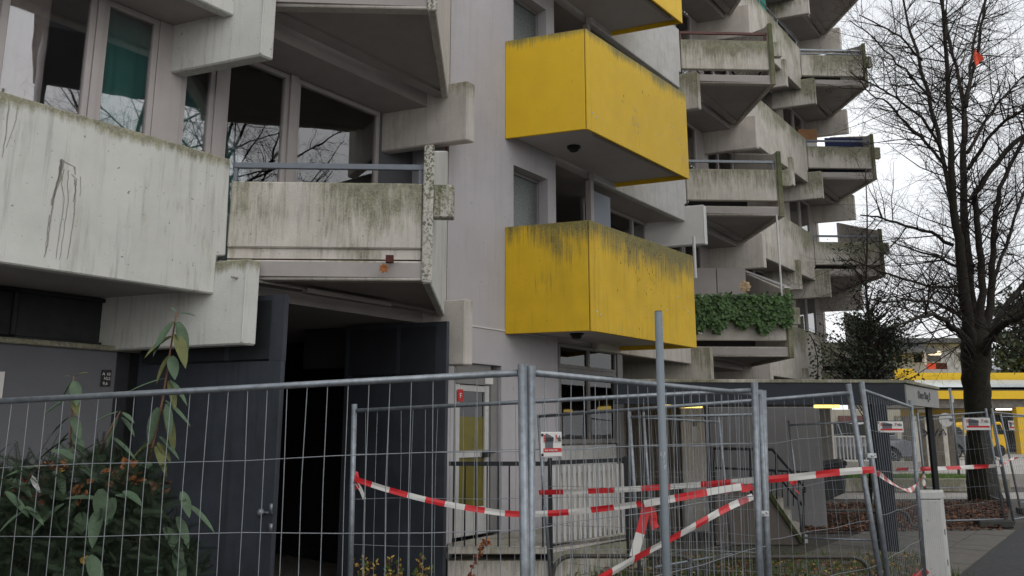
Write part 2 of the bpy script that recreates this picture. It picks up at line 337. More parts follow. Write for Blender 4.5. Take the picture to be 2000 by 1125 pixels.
# ================================================================== BUILDING
B = thing('apartment_building', W(3, 0), 'large stepped concrete apartment block with jutting triangular balconies and two yellow box balconies', 'building')
def panelA(s0, s1, k, m, prof=None, n0=0.0, th=.12):
    z0, z1 = 2.94+ST*k, 4.27+ST*k
    pts = [W(s0, n0, z0), W(s0, n0, z1), W(s1, n0, z1)]
    pts += [W(s1+.02, n0, z0+.38), W(s1-.07, n0, z0+.36), W(s1-.07, n0, z0)]
    b = MB(); b.prism(pts, -N*th); return b.build('parapet_panel', m, B, bevel=.012)
def beam(s, n, k, name='beam', m=CON, L_=2.3, th=.15, z0=2.46, z1=3.25):
    o = W(s, n, z0+ST*k); b = MB(); b.box(o, A*th, -BD*L_, Z(z1-z0)); return b.build(name, m, B, bevel=.015)
def balcony(sL, k, bm, railm, two=False, gap=True, stub=CONM, ivy=False):
    z = ST*k; l0 = W(sL, 0, 0); l0b = l0+BX*.02; F = l0+BX*1.95; FD = V((-.023, 1, 0)).normalized() if sL == 0 else V((-.07, .997, 0)).normalized()
    bk = F+FD*2.28; th = .1
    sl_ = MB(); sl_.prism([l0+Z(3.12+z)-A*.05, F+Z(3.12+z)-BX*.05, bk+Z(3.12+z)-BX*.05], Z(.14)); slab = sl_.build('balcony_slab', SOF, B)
    # soffit joint band along the facade line, and edge downstand
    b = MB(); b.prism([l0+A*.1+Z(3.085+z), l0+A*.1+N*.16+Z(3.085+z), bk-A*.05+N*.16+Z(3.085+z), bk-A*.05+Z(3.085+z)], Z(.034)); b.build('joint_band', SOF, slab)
    b = MB(); b.box(l0b+Z(3.09+z), BX*1.84, FD*.12, Z(.19)); b.build('fascia', CON, slab, bevel=.01)
    b = MB(); b.box(l0b+Z(3.40+z), BX*1.83, FD*.10, Z(.65)); pp = b.build('parapet', bm, slab, bevel=.012)
    if not gap:
        b = MB(); b.box(l0b+FD*.03+Z(3.30+z), BX*1.82, FD*.05, Z(.10)); b.build('parapet_strip', CON, slab); b = MB(); b.box(l0b+BX*.22+FD*.06+Z(3.275+z), BX*1.6, FD*.05, Z(.03)); b.build('rust_line', RUST, slab)
    if gap and (i_ := (1 if sL < 12 else 2)) and (i_ == 2 or k < 2):
        b = MB(); b.box(l0b+FD*.5+BX*.2+Z(3.27+z), BX*1.2, FD*.03, Z(.35)); b.build('gap_shade_strip', DRK, slab)  # dark strip added behind the gap, painted shade over the bright panes
    b = MB()
    Fl = F-BX*.09; fs = [Fl+Z(3.06+z), F.copy()+BX*0-BX*.09+Z(4.43+z), Fl+FD*.16+Z(4.44+z), bk-BX*.09+Z(5.24+z), bk-BX*.09+Z(3.06+z)]
    b.prism(fs, BX*.085); b.build('fin', CONL if k == 0 and sL == 0 else CON, slab, bevel=.012)
    b = MB(); b.box(Fl+Z(3.06+z)-FD*.035-BX*.004, BX*.10, FD*.034, Z(1.375)); b.build('fin_edge', CONF if sL == 0 else CONO, slab, bevel=.012)
    b = MB(); b.box(F+FD*.02+Z(3.72+z), BX*.2, FD*.12, Z(.33)); b.build('stub', stub, slab, bevel=.01)
    if railm:
        b = MB(); b.box(l0b+FD*.04+Z(4.20+z), BX*1.83, FD*.04, Z(.055))
        if two: b.box(l0b+FD*.04+Z(4.10+z), BX*1.75, FD*.03, Z(.03))
        b.box(l0b+FD*.045+Z(4.04+z), BX*.035, FD*.03, Z(.16)); b.box(l0b+FD*.045+BX*1.78+Z(4.04+z), BX*.035, FD*.03, Z(.16))
        b.build('rail', railm, slab, bevel=.004)
    return slab, l0, F, bk
LS = [0.0, 9.80, 17.60]
bal = {}
for i, sL in enumerate(LS):
    for k in range(0, 5):
        bm = {0: CONM if k == 0 else CON, 1: [CON, CONM, CONM, CON, CON][k], 2: [CONM, CONM, CONM, CONM, CON][k]}[i]
        rm = {0: RAIL, 1: {0: WHT, 1: GAL, 2: BRN, 3: GAL, 4: GAL}[k], 2: {0: None, 1: RAIL, 2: RAIL, 3: GAL, 4: GAL}[k]}[i]
        bal[(i, k)] = balcony(sL, k, bm, rm, two=(i == 2 and k >= 3), gap=(i > 0), stub=CONF if i == 0 else CONM)
for i, sL in enumerate(LS):
    for k in range(0, 6):
        lm = WHT if (i == 1 and k == 1) else (CONL if i == 0 else CONM)
        ob = beam(sL+.04, .33, k, m=lm); bb_ = MB(); e_ = W(sL+.04, .33, 2.475+ST*k)-N*.0; bb_.box(e_-A*.008-N*.012, A*.02, N*.02, Z(.77)); bb_.build('edge_bead', lm, B, bevel=.004)
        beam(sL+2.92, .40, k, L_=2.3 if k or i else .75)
        if i == 0 and k == 0: bi = MB(); bi.box(W(2.93, .40, 2.47)-BD*.755, A*.13, -BD*1.5, Z(.77)); bi.build('beam_inner_shade', DRK, B)  # rest of this beam coloured dark to stand in for deep shade
for k in range(0, 5): beam(LS[2]-1.62, .10, k, m=CONM, L_=1.2)
for k in range(0, 5):
    panelA(-9.0, 0.0, k, CONL)
    panelA(6.45, LS[1], k, WHD if k in (1, 2) else CON)
    panelA(LS[1]+3.35, LS[2], k, CONM)
# the joint in the long near parapet
# floor slabs
for k in range(0, 6):
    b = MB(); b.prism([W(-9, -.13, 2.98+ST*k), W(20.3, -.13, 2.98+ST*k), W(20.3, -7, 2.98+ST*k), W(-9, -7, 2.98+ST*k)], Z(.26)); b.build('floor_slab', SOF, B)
# end wall + back
b = MB(); b.prism([W(20.3, -.7, 0), W(20.5, -.7, 0), W(20.5, -7, 0), W(20.3, -7, 0)], Z(17.4)); b.build('end_wall', CON, B)
b = MB(); b.prism([W(-9, -7, 0), W(20.5, -7, 0), W(20.5, -7.2, 0), W(-9, -7.2, 0)], Z(17.4)); b.build('back_wall', CON, B)
# ---- window wall, plane n=-.72, split into wall strips and windows
WN = -.72
def sx_at(px, py, n):     # facade coordinate where the ray through a pixel meets plane n
    a, _ = ray(px, py); o = O+N*n
    return (a*o.y-o.x)/(A.x-a*A.y)
def wallstrip(s0, s1, z0, z1, m, n=WN, th=.12, name='wall'):
    b = MB(); b.box(W(s0, n, z0), A*(s1-s0), -N*th, Z(z1-z0)); return b.build(name, m, B)
def window(s0, s1, z0, z1, n=WN, fr=.055, fm=FRM, cur=None, blind=None, gm=None, mull=(), par=None):
    b = MB(); d = -N*.07
    b.box(W(s0, n, z0), A*(s1-s0), d, Z(fr)); b.box(W(s0, n, z1-fr), A*(s1-s0), d, Z(fr))
    b.box(W(s0, n+.001, z0+fr), A*fr, d, Z(z1-z0-2*fr)); b.box(W(s1-fr, n+.001, z0+fr), A*fr, d, Z(z1-z0-2*fr))
    for q in mull: b.box(W(q, n+.002, z0+fr), A*.06, d, Z(z1-z0-2*fr))
    f = b.build('window', fm, par or B, bevel=.006)
    f['parts'] = 1; del f['parts']
    b = MB(); b.box(W(s0+fr-.01, n-.035, z0+fr-.01), A*(s1-s0-2*fr+.02), -N*.008, Z(z1-z0-2*fr+.02))
    if par is None: b.build('pane', gm or GLS, f)
    if cur:
        b = MB(); a0, a1, cm = cur; st = int((a1-a0)/.03); vs = []
        for i in range(st+1):
            s = a0+(a1-a0)*i/st; q = W(s, n-.135+.030*math.sin(i*1.35+math.sin(i*.37)*1.5)+.01*random.random(), 0)
            vs += [q+Z(z0+.02), q+Z(z1-.03)]
        b.add(vs, [(2*i, 2*i+2, 2*i+3, 2*i+1) for i in range(st)]); b.build('curtain', cm, f, smooth=True)
    if blind:
        b = MB(); b.box(W(blind[0], n-.16, blind[2]), A*(blind[1]-blind[0]), -N*.01, Z(blind[3]-blind[2])); b.build('roller_blind', blind[4], f)
    return f
zt = 5.775; zb = 3.28
sA = sx_at(192, 10, WN); sB = sx_at(205, 10, WN); sC = sx_at(312, 60, WN); sD = sx_at(352, 200, WN); sE = sx_at(415, 200, WN); sF = sx_at(443, 200, WN); sG = sx_at(563, 220, WN); sH = sx_at(578, 220, WN); sI = sx_at(742, 250, WN)
for k in range(0, 5):
    z = ST*k
    if k == 0: pass
    window(-9.0, sA, zb+z, zt+z, cur=(-5.4, sA-.9, CURB) if k else (sA-.95, sA-.35, CURB), mull=[sx_at(6, 60, WN)-.03, -5.2, -6.9])
    wallstrip(sA, sB, zb+z, zt+z, FRM, n=WN+.02)
    window(sB, sC, zb+z, zt+z, cur=(sB, sC, CURG))
    wallstrip(sC, sD, zb+z, zt+z, FRM, n=WN+.01)
    window(sD, sE+.02, zb+z, zt+z, cur=(sD, sE, CURG))
    wallstrip(sE+.02, sF-.03, zb+z, zt+z, FRM, n=WN+.02)
    window(sF-.03, sG, zb+z, zt+z, cur=(sF+.1, sG, CURG if k == 0 else CURB))
    wallstrip(sG, sH, zb+z, zt+z, FRM, n=WN+.03)
    window(sH, sI, zb+z, zt+z, cur=(sH+.02, sI, CURB))
    wallstrip(sI, 3.3, zb+z, zt+z, GRW, n=WN-.02)
for s0 in (LS[1], LS[2]):
    for k in range(0, 5):
        z = ST*k
        wallstrip(s0-.1, s0+.35, zb+z, zt+z, CON, n=WN+.01)
        window(s0+.35, s0+1.25, zb+z, zt+z, cur=(s0+.4, s0+1.2, CURB)); window(s0+1.30, s0+2.15, zb+z, zt+z)
        wallstrip(s0+1.25, s0+1.30, zb+z, zt+z, FRM, n=WN+.01); wallstrip(s0+2.15, s0+2.75, zb+z, zt+z, SOF)
# A-parapet bays of the far part
for k in range(0, 5):
    z = ST*k
    window(LS[1]+3.3, LS[2]-.1, zb+z, zt+z, mull=[LS[1]+4.2, LS[1]+5.2, LS[1]+6.4], cur=(LS[1]+5.3, LS[2]-1.5, CURB))
    window(7.2, LS[1]-.1, zb+z, zt+z, mull=[8.0, 8.9])
# ---- ground floor of the near part
gn = -1.12
b = MB(); b.box(W(-9, gn, 0), A*(9-.19), -N*.2, Z(2.45)); gw = b.build('ground_wall', GRW, B)
b = MB(); b.box(W(-9, gn+.05, 2.45), A*(9-.19), -N*.28, Z(.05)); b.build('ledge', CONM, B, bevel=.01)
for s0 in (-8.9, -6.9, -5.0, -3.1, -1.65):
    s1 = min(s0+1.85, -.3); f = window(s0, s1, 2.50, 2.97, n=gn-.12, fm=BLK, gm=BLK, fr=.04)
# inside dark passage
def bxp(name, m, s0, s1, n0, n1, z0, z1): 
    b = MB(); b.box(W(s0, n0, z0), A*(s1-s0), N*(n1-n0), Z(z1-z0)); return b.build(name, m, B)
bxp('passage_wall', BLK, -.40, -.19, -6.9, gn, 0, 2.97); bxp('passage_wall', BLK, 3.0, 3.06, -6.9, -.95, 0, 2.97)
bxp('passage_back_wall', BRK, -.19, 3.0, -6.9, -6.0, 0, 2.97)
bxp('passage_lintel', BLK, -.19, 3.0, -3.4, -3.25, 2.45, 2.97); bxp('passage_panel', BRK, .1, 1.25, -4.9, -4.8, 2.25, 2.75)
b = MB(); p0, p1 = P(612, 574, 7.7), P(776, 606, 8.6); p0.z = p1.z = 3.03
p0 = W(.55, -.1, 0); b.box(W(.75, .18, 3.035), A*1.1, N*.12, Z(.05)); b.build('strip_light', SOF, B, bevel=.01)
b = MB(); b.tube([W(-.05, .24, 3.075), W(.75, .24, 3.075)], .012, 6); b.tube([W(1.85, .24, 3.075), W(2.7, .24, 3.075)], .012, 6); tag(b.build('conduit', SOF, B), kind='stuff')
b = MB(); b.box(W(-5.2, -.45, 2.90), A*2.75, N*.14, Z(.08)); b.build('strip_light', SOF, B, bevel=.02)
# ---- gate leaves
def leafdoor(pr, side, ln, ztop, z0, lab, grille):
    p = V((pr[0], pr[1], 0)); u = -BD
    d = MB(); d.box(p+Z(z0), u*ln, -A*.045*1, Z(ztop-z0 if not grille else ztop-z0-.62))
    o = d.build('gate_leaf', DST, B, bevel=.004); o['label'] = lab
    b = MB(); e = -A*.045; zg = ztop-.62
    b.box(p+Z(zg), u*.14, e, Z(.62)); b.box(p+Z(zg)+u*(ln-.06), u*.06, e, Z(.62)); b.box(p+Z(ztop-.05)+u*.14, u*(ln-.2), e, Z(.05))
    b.box(p+Z(zg+.02)+u*.6, u*.05, e, Z(.55)); b.build('grille_frame', DST, o); b = MB(); b.box(p+Z(zg+.02)+u*.1-A*.04, u*(ln-.15), -A*.004, Z(.56)); b.build('grille_shade_sheet', BLK, o)  # black sheet added behind the grille as painted shade
    b = MB(); y = zg
    while y < ztop-.05: b.tube([p+Z(y)+u*.1+e*.5, p+Z(y)+u*(ln-.05)+e*.5], .0035, 4, cap=False); y += .028
    x = .14
    while x < ln-.06: b.tube([p+Z(zg)+u*x+e*.45, p+Z(ztop-.03)+u*x+e*.45], .0035, 4, cap=False); x += .028
    tag(b.build('grille', DST, o), kind='stuff'); return o
lf = leafdoor((-2.085, 7.08), 0, 1.72, 2.95, -.02, 'dark grey steel gate leaf swung open', True)
rf = leafdoor((-.73, 8.9), 1, 1.35, 2.95, -.02, 'dark steel gate leaf at the tower side', True)
b = MB(); kp = P(512, 1001, 7.07); b.tube([kp, kp+V((.10, -.03, 0))], .012, 8)
for i in range(1): 
    n_ = 7
    b.tube([kp-BD*.045, kp-BD*.03, kp-BD*.0, kp+BD*.02], [.012, .034, .034, .01], 12)
b.box(kp+BD*.09+Z(-.16)-A*.005, BD*.035, -A*.012, Z(.07)); b.box(kp+BD*.09+Z(.0)-A*.01, BD*.03, -A*.012, Z(.08))
b.build('door_knob', GAL, lf, smooth=True)
# ---- grey/lilac tower
TN = -.06; T0, T1 = 3.08, sx_at(1087, 500, -.06)
wx0, wx1 = sx_at(1003, 400, TN), sx_at(1070, 400, TN)
D0, D1 = sx_at(886, 800, TN), sx_at(979, 800, TN)
b = MB(); dz = 2.55; tz = 17.4; t_ = -N*.28
b.box(W(T0, TN, 0), A*(D0-T0), t_, Z(dz)); b.box(W(D1, TN, 0), A*(T1-D1), t_, Z(dz)); 
zc = dz
for k in range(0, 5):
    w0 = 4.40+ST*k+.75-.55+.0; w0 = 4.25+ST*k; w1 = 5.45+ST*k
    b.box(W(T0, TN, zc), A*(T1-T0), t_, Z(w0-zc)); b.box(W(T0, TN, w0), A*(wx0-T0), t_, Z(w1-w0)); b.box(W(wx1, TN, w0), A*(T1-wx1), t_, Z(w1-w0)); zc = w1
b.box(W(T0, TN, zc), A*(T1-T0), t_, Z(tz-zc)); b.build('tower_wall', LIL, B)
bxp('tower_side_wall', LIL, T0, T0+.06, -6.9, TN-.283, 0, 17.4)
bxp('rust_joint', RUST, T0-.034, T0-.004, TN-.03, TN-.01, 2.6, 17.4)
b = MB(); b.box(W(T0, TN+.012, 3.02), A*(T1-T0-.3), N*-.01, Z(.018)); b.build('render_bead', WHT, B)
for k in range(0, 5): window(wx0, wx1, 4.25+ST*k, 5.45+ST*k, n=TN-.16, fr=.05, fm=FRMG, gm=FROST)
# entrance door
dr = MB(); d0, d1 = D0+.02, D1-.02; df = TN-.05; zf = .41
dr.box(W(d0, df, zf), A*.07, -N*.08, Z(2.08)); dr.box(W(d1-.13, df, zf), A*.13, -N*.08, Z(2.08)); dr.box(W(d0+.07, df-.001, 2.28), A*(d1-d0-.2), -N*.08, Z(.27))
dr = dr.build('entrance_door', FRMG, B, bevel=.006)
b = MB(); l0_, l1_ = d0+.08, d1-.14; fz = [(zf, .34), (1.36, .08), (2.19, .08)]
for zz, hh in fz: b.box(W(l0_+.09, df-.02, zz), A*(l1_-l0_-.18), -N*.05, Z(hh))
b.box(W(l0_, df-.019, zf), A*.09, -N*.05, Z(1.87)); b.box(W(l1_-.09, df-.019, zf), A*.09, -N*.05, Z(1.87)); b.build('door_leaf', WHD, dr, bevel=.005)
b = MB(); b.box(W(l0_+.08, df-.045, .74), A*(l1_-l0_-.16), -N*.01, Z(.63)); b.box(W(l0_+.08, df-.045, 1.43), A*(l1_-l0_-.16), -N*.01, Z(.44)); b.build('door_glazing', OLV, dr)
b = MB(); b.box(W(l0_+.08, df-.046, 1.87), A*(l1_-l0_-.16), -N*.01, Z(.33)); b.build('door_glazing', GLD, dr)
b = MB(); b.box(W(l0_+.02, df+.002, 2.06), A*.10, N*.004, Z(.15)); rs = b.build('red_sticker', SRD, dr)
text('sticker_symbol', 'F', SGN, rs, W(l0_+.05, df+.008, 2.10), A, N, .09, .001)
b = MB(); b.box(W(d0+.62, df+.004, 2.30), A*.16, N*.004, Z(.12)); b.build('white_sticker', SGN, dr)
b = MB(); b.tube([W(l1_+.03, df+.05, 1.42), W(l1_+.03, df, 1.42)], .01, 6); b.tube([W(l1_+.03, df+.05, 1.42), W(l1_-.07, df+.05, 1.42)], .01, 6); b.box(W(l1_-.16, df+.0, 1.36), A*.1, N*.04, Z(.08)); b.build('door_handle', BLK, dr)
# loggia behind yellow balconies
lb = -.95; G1 = 6.45
for k in range(0, 5):
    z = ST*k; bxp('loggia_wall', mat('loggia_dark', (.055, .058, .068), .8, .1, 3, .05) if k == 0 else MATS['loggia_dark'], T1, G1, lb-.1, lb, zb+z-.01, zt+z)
    b = MB(); b.box(W(G1-.02, TN, 3.3+z), A*.09, -N*.1, Z(2.45)); b.build('loggia_post', FRM, B)
    b = MB(); b.box(W(G1+.075, TN-.03, 3.3+z), A*.55, -N*.03, Z(2.3)); b.build('infill_panel', BGP, B)
bxp('loggia_side_wall', LIL, T1-.12, T1-.001, lb, TN-.283, 0, 17.4)
# entrance glazing under the balconies
e0, e1 = T1+.02, sx_at(1205, 780, TN)
bxp('window_apron', CON, e0-.02, e1, TN-.12, TN-.02, 0, 1.08); 
b = MB(); b.box(W(e0+.05, TN, 1.08), A*(e1-e0-.1), -N*.05, Z(.40)); b.build('white_apron_panel', WHD, B, bevel=.004)
window(e0, e1, 1.50, 2.62, n=TN, fr=.07, fm=FRMG, gm=GLD, mull=[(e0+e1)/2-.03]); f = window(e0, e1, 2.62, 2.97, n=TN+.004, fr=.05, fm=FRMG, gm=GLD, mull=[(e0+e1)/2-.03])
bxp('entrance_post', FRMG, e1+.01, e1+.17, TN-.2, TN+.02, 0, 2.97)
bxp('lobby_back', DRK, e0-.5, 9.8, -3.2, -3.0, 0, 2.97)
# yellow balconies
def ybox(k):
    z = ST*k; m = YELM if k == 0 else YEL
    cl = W(4.22, TN+.004); cC = W(4.65, 1.06); cD = W(7.53, 1.17); cR = W(7.12, TN+.004); z0, z1 = 2.985+z, 4.485+z
    AA = (cD-cC).normalized(); NN = V((AA.y, -AA.x, 0)); AL = (cD-cC).length
    sl_ = MB(); sl_.prism([W(4.27, TN+.02, z0+.07), W(4.68, 1.0, z0+.07), W(7.45, 1.11, z0+.07), W(7.09, TN+.02, z0+.07)], Z(.15)); slab = sl_.build('yellow_balcony', SOFL, B)
    slab['label'] = 'yellow box balcony heavily streaked with dark green algae' if k == 0 else 'bright yellow box balcony on the lilac wall'
    u = (cC-cl).normalized(); th = .035
    b = MB(); b.box(cl+Z(z0), u*((cC-cl).length-.03), A*th, Z(z1-z0)); b.build('side_panel', m, slab, bevel=.006)
    b = MB(); b.box(cC+Z(z0-.004), AA*.10, -NN*th, Z(z1-z0+.006)); b.build('corner_post', m, slab, bevel=.006)
    b = MB(); bj = MB(); bj.box(cC+Z(z0+.01)-u*.03-NN*.02, u*.05, AA*.03, Z(z1-z0-.02)); bj.build('corner_joint', BLK, slab); b.box(cC+Z(z0)+AA*.102-NN*.002, AA*(AL-.102), -NN*th, Z(z1-z0)); b.build('front_panel', m, slab, bevel=.006)
    b = MB(); b.box(cR+Z(z0), (cD-cR)*.985, -A*th, Z(z1-z0)); b.build('side_panel', m, slab, bevel=.006)
    for s_, zz in ((4.78, .22), (4.86, .18), (7.2, .55), (7.0, .7), (7.3, .5), (7.7, .2), (7.62, .2), (6.6, .45)):
        b = MB(); bq = cC+AA*(s_-4.65)+Z(z0+zz+.05); b.tube([bq-NN*.005, bq+NN*.006], .012, 8); b.build('bolt', SGN, slab)
    b = MB(); b.box(W(4.95, .93, z0+.015), AA*1.35, NN*.06, Z(.055)); b.build('strip_light', SOF, slab, bevel=.01); b = MB(); b.box(W(6.35, .985, z0+.015), AA*.95, NN*.06, Z(.055)); b.build('strip_light', SOF, slab, bevel=.01)
    c_ = W(5.25, .42, z0+.07); b = MB(); b.tube([c_, c_-Z(.02), c_-Z(.021), c_-Z(.06), c_-Z(.075)], [.10, .10, .075, .07, .045], 20); b.build('ceiling_lamp', [BLK], slab, smooth=False)
for k in range(0, 5): ybox(k)
FLK = mat('paint_flake', (.55, .50, .38), .8, .1, 9, 0)
def flakes(k, s0, zc, n, spr, mm, nm):
    cC = W(4.65, 1.06); cD = W(7.53, 1.17); a_ = (cD-cC).normalized(); n_ = V((a_.y, -a_.x, 0)); b = MB()
    for i in range(n):
        p = cC+a_*(s0+random.gauss(0, spr))+Z(2.985+ST*k+zc+random.gauss(0, spr*1.3))+n_*.0015; w_ = random.uniform(.004, .012); h_ = random.uniform(.01, .05)
        b.prism([p, p+a_*w_, p+a_*w_*.8+Z(h_), p+a_*w_*.1+Z(h_*.8)], n_*.0006)
    tag(b.build(nm, mm, B), kind='stuff')
flakes(1, 1.25, .45, 34, .07, FLK, 'paint_flakes'); flakes(1, 2.72, .25, 16, .05, FLK, 'paint_flakes'); flakes(0, 1.1, .8, 14, .35, BLK, 'dirt_scratches'); flakes(1, 1.6, .9, 8, .5, BLK, 'dirt_scratches'); flakes(0, 1.3, 1.22, 60, .30, mat('algae_crust', (.05, .06, .035), .95, .3, 20, 0), 'algae_crust')
# odds and ends on the far balconies
b = MB(); a_ = W(10.0, -.3, 5.9); 
q_ = P(1357, 512, 13.9); b.tube([q_-Z(.3), V((q_.x, q_.y, P(1361, 462, 13.9).z))], .03, 8); b.build('white_pipe', WHT, B)
for kk in range(2):
    b = MB(); bs, bl, bF, bb = bal[(1, 0)]; q = bl+BX*(.25+.62*kk)+FD*1.0+Z(3.28); b.box(q, BX*.6, FD*.04, Z(1.75)); c = b.build('cupboard', GRW if 0 else SOF, None); c.location = (0, 0, 0)
    tag(c, ['left one of the two tall grey cupboards standing on the ivy balcony', 'right one of the two tall grey cupboards standing on the ivy balcony'][kk], 'cupboard', 'tall cupboards on the ivy balcony')
bs, bl, bF, bb = bal[(2, 2)]
b = MB(); b.box(bl+BX*.7+FD*.3+Z(3.4+2*ST), BX*1.1, FD*.03, Z(1.02)); c = b.build('blue_tarp', BLUC); tag(c, 'dark blue tarp hung up inside the far balcony beside the tree', 'tarp')
b = MB(); b.box(bl+BX*.1+FD*.5+Z(3.3+2*ST), BX*.45, FD*.4, Z(1.05)); b.build('box', WHD); tag(bpy.data.objects['box'], 'pale box at the lower left on the balcony with the blue tarp', 'box')
c = bpy.data.objects['box']; c.name = 'storage_box'
b = MB(); b.box(bl+BX*.02+FD*.5+Z(4.36+2*ST), BX*.55, FD*.5, Z(.40)); c = b.build('wooden_box', CARD); tag(c, 'brown wooden box stacked on the pale box on the balcony with the blue tarp', 'box')
# bicycle wheels seen in the gap of the upper balcony
bs, bl, bF, bb = bal[(1, 2)]
bk_ = thing('bicycle', bl+BX*.9+FD*.35+Z(3.28+2*ST), 'black bicycle standing behind the parapet with the brown rail', 'bicycle')
for dx in (0, .75):
    b = MB(); cc = bl+BX*(.75+dx)+FD*.35+Z(3.28+.33+2*ST)
    b.tube([cc+BX*math.cos(t)*.31+Z(math.sin(t)*.31) for t in [i*2*PI/20 for i in range(21)]], .022, 6, cap=False)
    for i in range(6): t = i*PI/6; b.tube([cc+BX*math.cos(t)*.3+Z(math.sin(t)*.3), cc-BX*math.cos(t)*.3-Z(math.sin(t)*.3)], .004, 4)
    b.build('wheel', BLK, bk_)
b = MB(); c1 = bl+BX*.75+FD*.35+Z(3.61+2*ST); c2 = c1+BX*.75; b.tube([c1, c1+BX*.2+Z(.4), c1+BX*.35-Z(.02), c1], .016, 6); b.tube([c1+BX*.35, c1+BX*.62+Z(.45), c2], .016, 6); b.tube([c1+BX*.2+Z(.4), c1+BX*.6+Z(.42)], .016, 6); b.build('frame', BLK, bk_)
# green net + rail on far parapet
for k in (2, 3, 4):
    b = MB(); z = 4.27+ST*k
    b.tube([W(LS[1]+3.5, -.05, z+.2), W(LS[2]-.05, -.05, z+.2)], .02, 6); 
    for s_ in (LS[1]+3.5, LS[1]+4.9, LS[1]+6.2, LS[2]-.08): b.tube([W(s_, -.05, z), W(s_, -.05, z+.2)], .015, 6)
    if k == 3: b.build('parapet_rail', GAL, B)
b = MB(); b.box(W(LS[1]+3.5, -.3, 4.2+3*ST), A*2.6, N*.01, Z(1.3)); c = b.build('green_netting', NET); tag(c, 'green netting stretched behind the white parapet high up on the facade', 'netting')
# white frame around the ivy balcony
bs, bl, bF, bb = bal[(1, 0)]
b = MB(); b.box(bl+BX*.0+Z(4.16)-FD*.03, BX*1.8, FD*.05, Z(.10)); b.build('white_trim', WHT, bs)
b = MB(); b.tube([bF+Z(4.2)-BX*.15, bF+Z(5.9)-BX*.15], .018, 6); b.build('white_pole', WHT, bs)
b = MB(); b.box(bF+Z(4.43)-BX*.1-FD*.03, BX*.12, FD*.02, Z(.02)); b.tube([bF+Z(4.46)-BX*.05, bb+Z(5.27)-BX*.05], .03, 4); b.build('white_coping', WHT, bs)
b = MB()
for i in range(3600):
    u = random.random(); v = random.random()
    yy = 4.24-.66*abs(v)**.95*(.86+.12*math.sin(u*11)+.14*math.sin(u*27+1)); 
    p = bl+BX*(u*1.9)-FD*(.05+random.random()*.16)+Z(yy+random.uniform(-.03, .06)); 
    d = V((random.uniform(-1, 1), -.4, random.uniform(-1.2, .2))); b.leaf(p, d, V((random.uniform(-.4, .4), -1, random.uniform(-.2, .8))), .085*random.uniform(.6, 1.2), .075*random.uniform(.7, 1.1))
ivy = b.build('ivy', IVY); tag(ivy, 'dense green ivy hanging over the balcony with the white rail', 'ivy', kind='stuff')
# dried flower
fl = thing('dried_flower', bl+BX*1.12-FD*.05+Z(4.24), 'pale dried star-shaped flower sticking up from the ivy balcony', 'flower')
b = MB(); q = bl+BX*1.12-FD*.05; b.tube([q+Z(4.2), q+Z(4.42)-BX*.04], .006, 5); b.build('stem', STEMM, fl)
b = MB()
for i in range(8): t = i*PI/4; b.leaf(q+Z(4.45)-BX*.05, BX*math.cos(t)+Z(math.sin(t)), V((0, -1, 0)), .13, .08)
b.build('petal_cluster', mat('dried_petal', (.45, .33, .2), .8, .15, 9, 0), fl)
# dead oak leaf hanging off the near fascia
b = MB(); q = P(750, 524, 7.0)
for i in range(7): t = i*PI*2/7; b.leaf(q, V((math.cos(t), -.1, math.sin(t))), V((0, -1, 0)), .05, .035)
tag(b.build('dead_leaf', LFO), 'single orange leaf stuck on the concrete fascia over the open gate', 'leaf')
b = MB(); b.box(P(753, 512, 7.01), BX*.07, FD*.05, Z(.07)); b.build('bracket', RUST, B)

# ================================================================== ENTRANCE: PLATFORM, RAILINGS, CANOPY
pf = thing('entrance_platform', P(960, 1062, 9.2), 'low concrete landing with a dark joint in front of the yellow glazed door', 'landing')
b = MB(); f0 = V((-.74, 9.22, 0)); f1 = V((.42, 9.22, 0)); f2 = V((1.45, 10.15, 0)); f3 = W(5.6, 0, 0)
b.prism([f0+Z(.30), f1+Z(.30), f2+Z(.34), f3+Z(.34), W(T0, 0, .30)], Z(.09)); b.build('landing_slab', CON, pf, bevel=.01)
b = MB(); b.prism([f0+V((0, .06, 0)), f1+V((0, .06, 0)), f3, W(T0, 0)], Z(.22)); b.build('landing_wall', CON, pf)
b = MB(); b.box(f1+V((.03, .03, -.02)), (f2-f1)*1.25, V((-.02, .03, 0)), Z(.34)); b.build('board_marked_wall', CONM, pf)
rl = thing('steel_railing', f0, 'dark steel bar railing on the landing in front of the yellow glazed door', 'railing')
b = MB(); b.box(f0+Z(1.29), f1-f0, V((0, .035, 0)), Z(.05)); b.build('handrail', BLK, rl)
for i in range(9):
    b = MB(); x = f0+(f1-f0)*((i+.5)/9); b.tube([x+Z(.385), x+Z(1.29)], .010, 6); b.build('bar', BLK, rl)
rl = thing('barred_gate', f1, 'gate of closely set grey flat bars beside the dark landing railing', 'gate')
dv = f2-f1
b = MB(); b.box(f1+Z(1.30), dv, V((-.01, .03, 0)), Z(.05)); b.box(f1+Z(.36), dv, V((-.01, .03, 0)), Z(.04)); b.box(f1+Z(.0), V((.05, 0, 0)), V((0, .05, 0)), Z(1.38)); b.box(f2+Z(.0), V((.05, 0, 0)), V((0, .05, 0)), Z(1.36)); b.build('gate_frame', BLK, rl)
bm_ = None
for i in range(15):
    x = f1+dv*((i+.8)/15.6)
    if bm_ is None: b = MB(); b.box(V((0, 0, 0)), dv.normalized()*.048, V((-.005, .012, 0)), Z(.86)); o_ = b.build('flat_bar', WHD, rl); bm_ = o_.data
    else: o_ = bpy.data.objects.new('flat_bar', bm_); C.objects.link(o_); o_.parent = rl
    o_.location = x+Z(.42)-rl.location
rl = thing('sloping_handrail', f2, 'dark handrail sloping down from the end of the barred gate', 'railing')
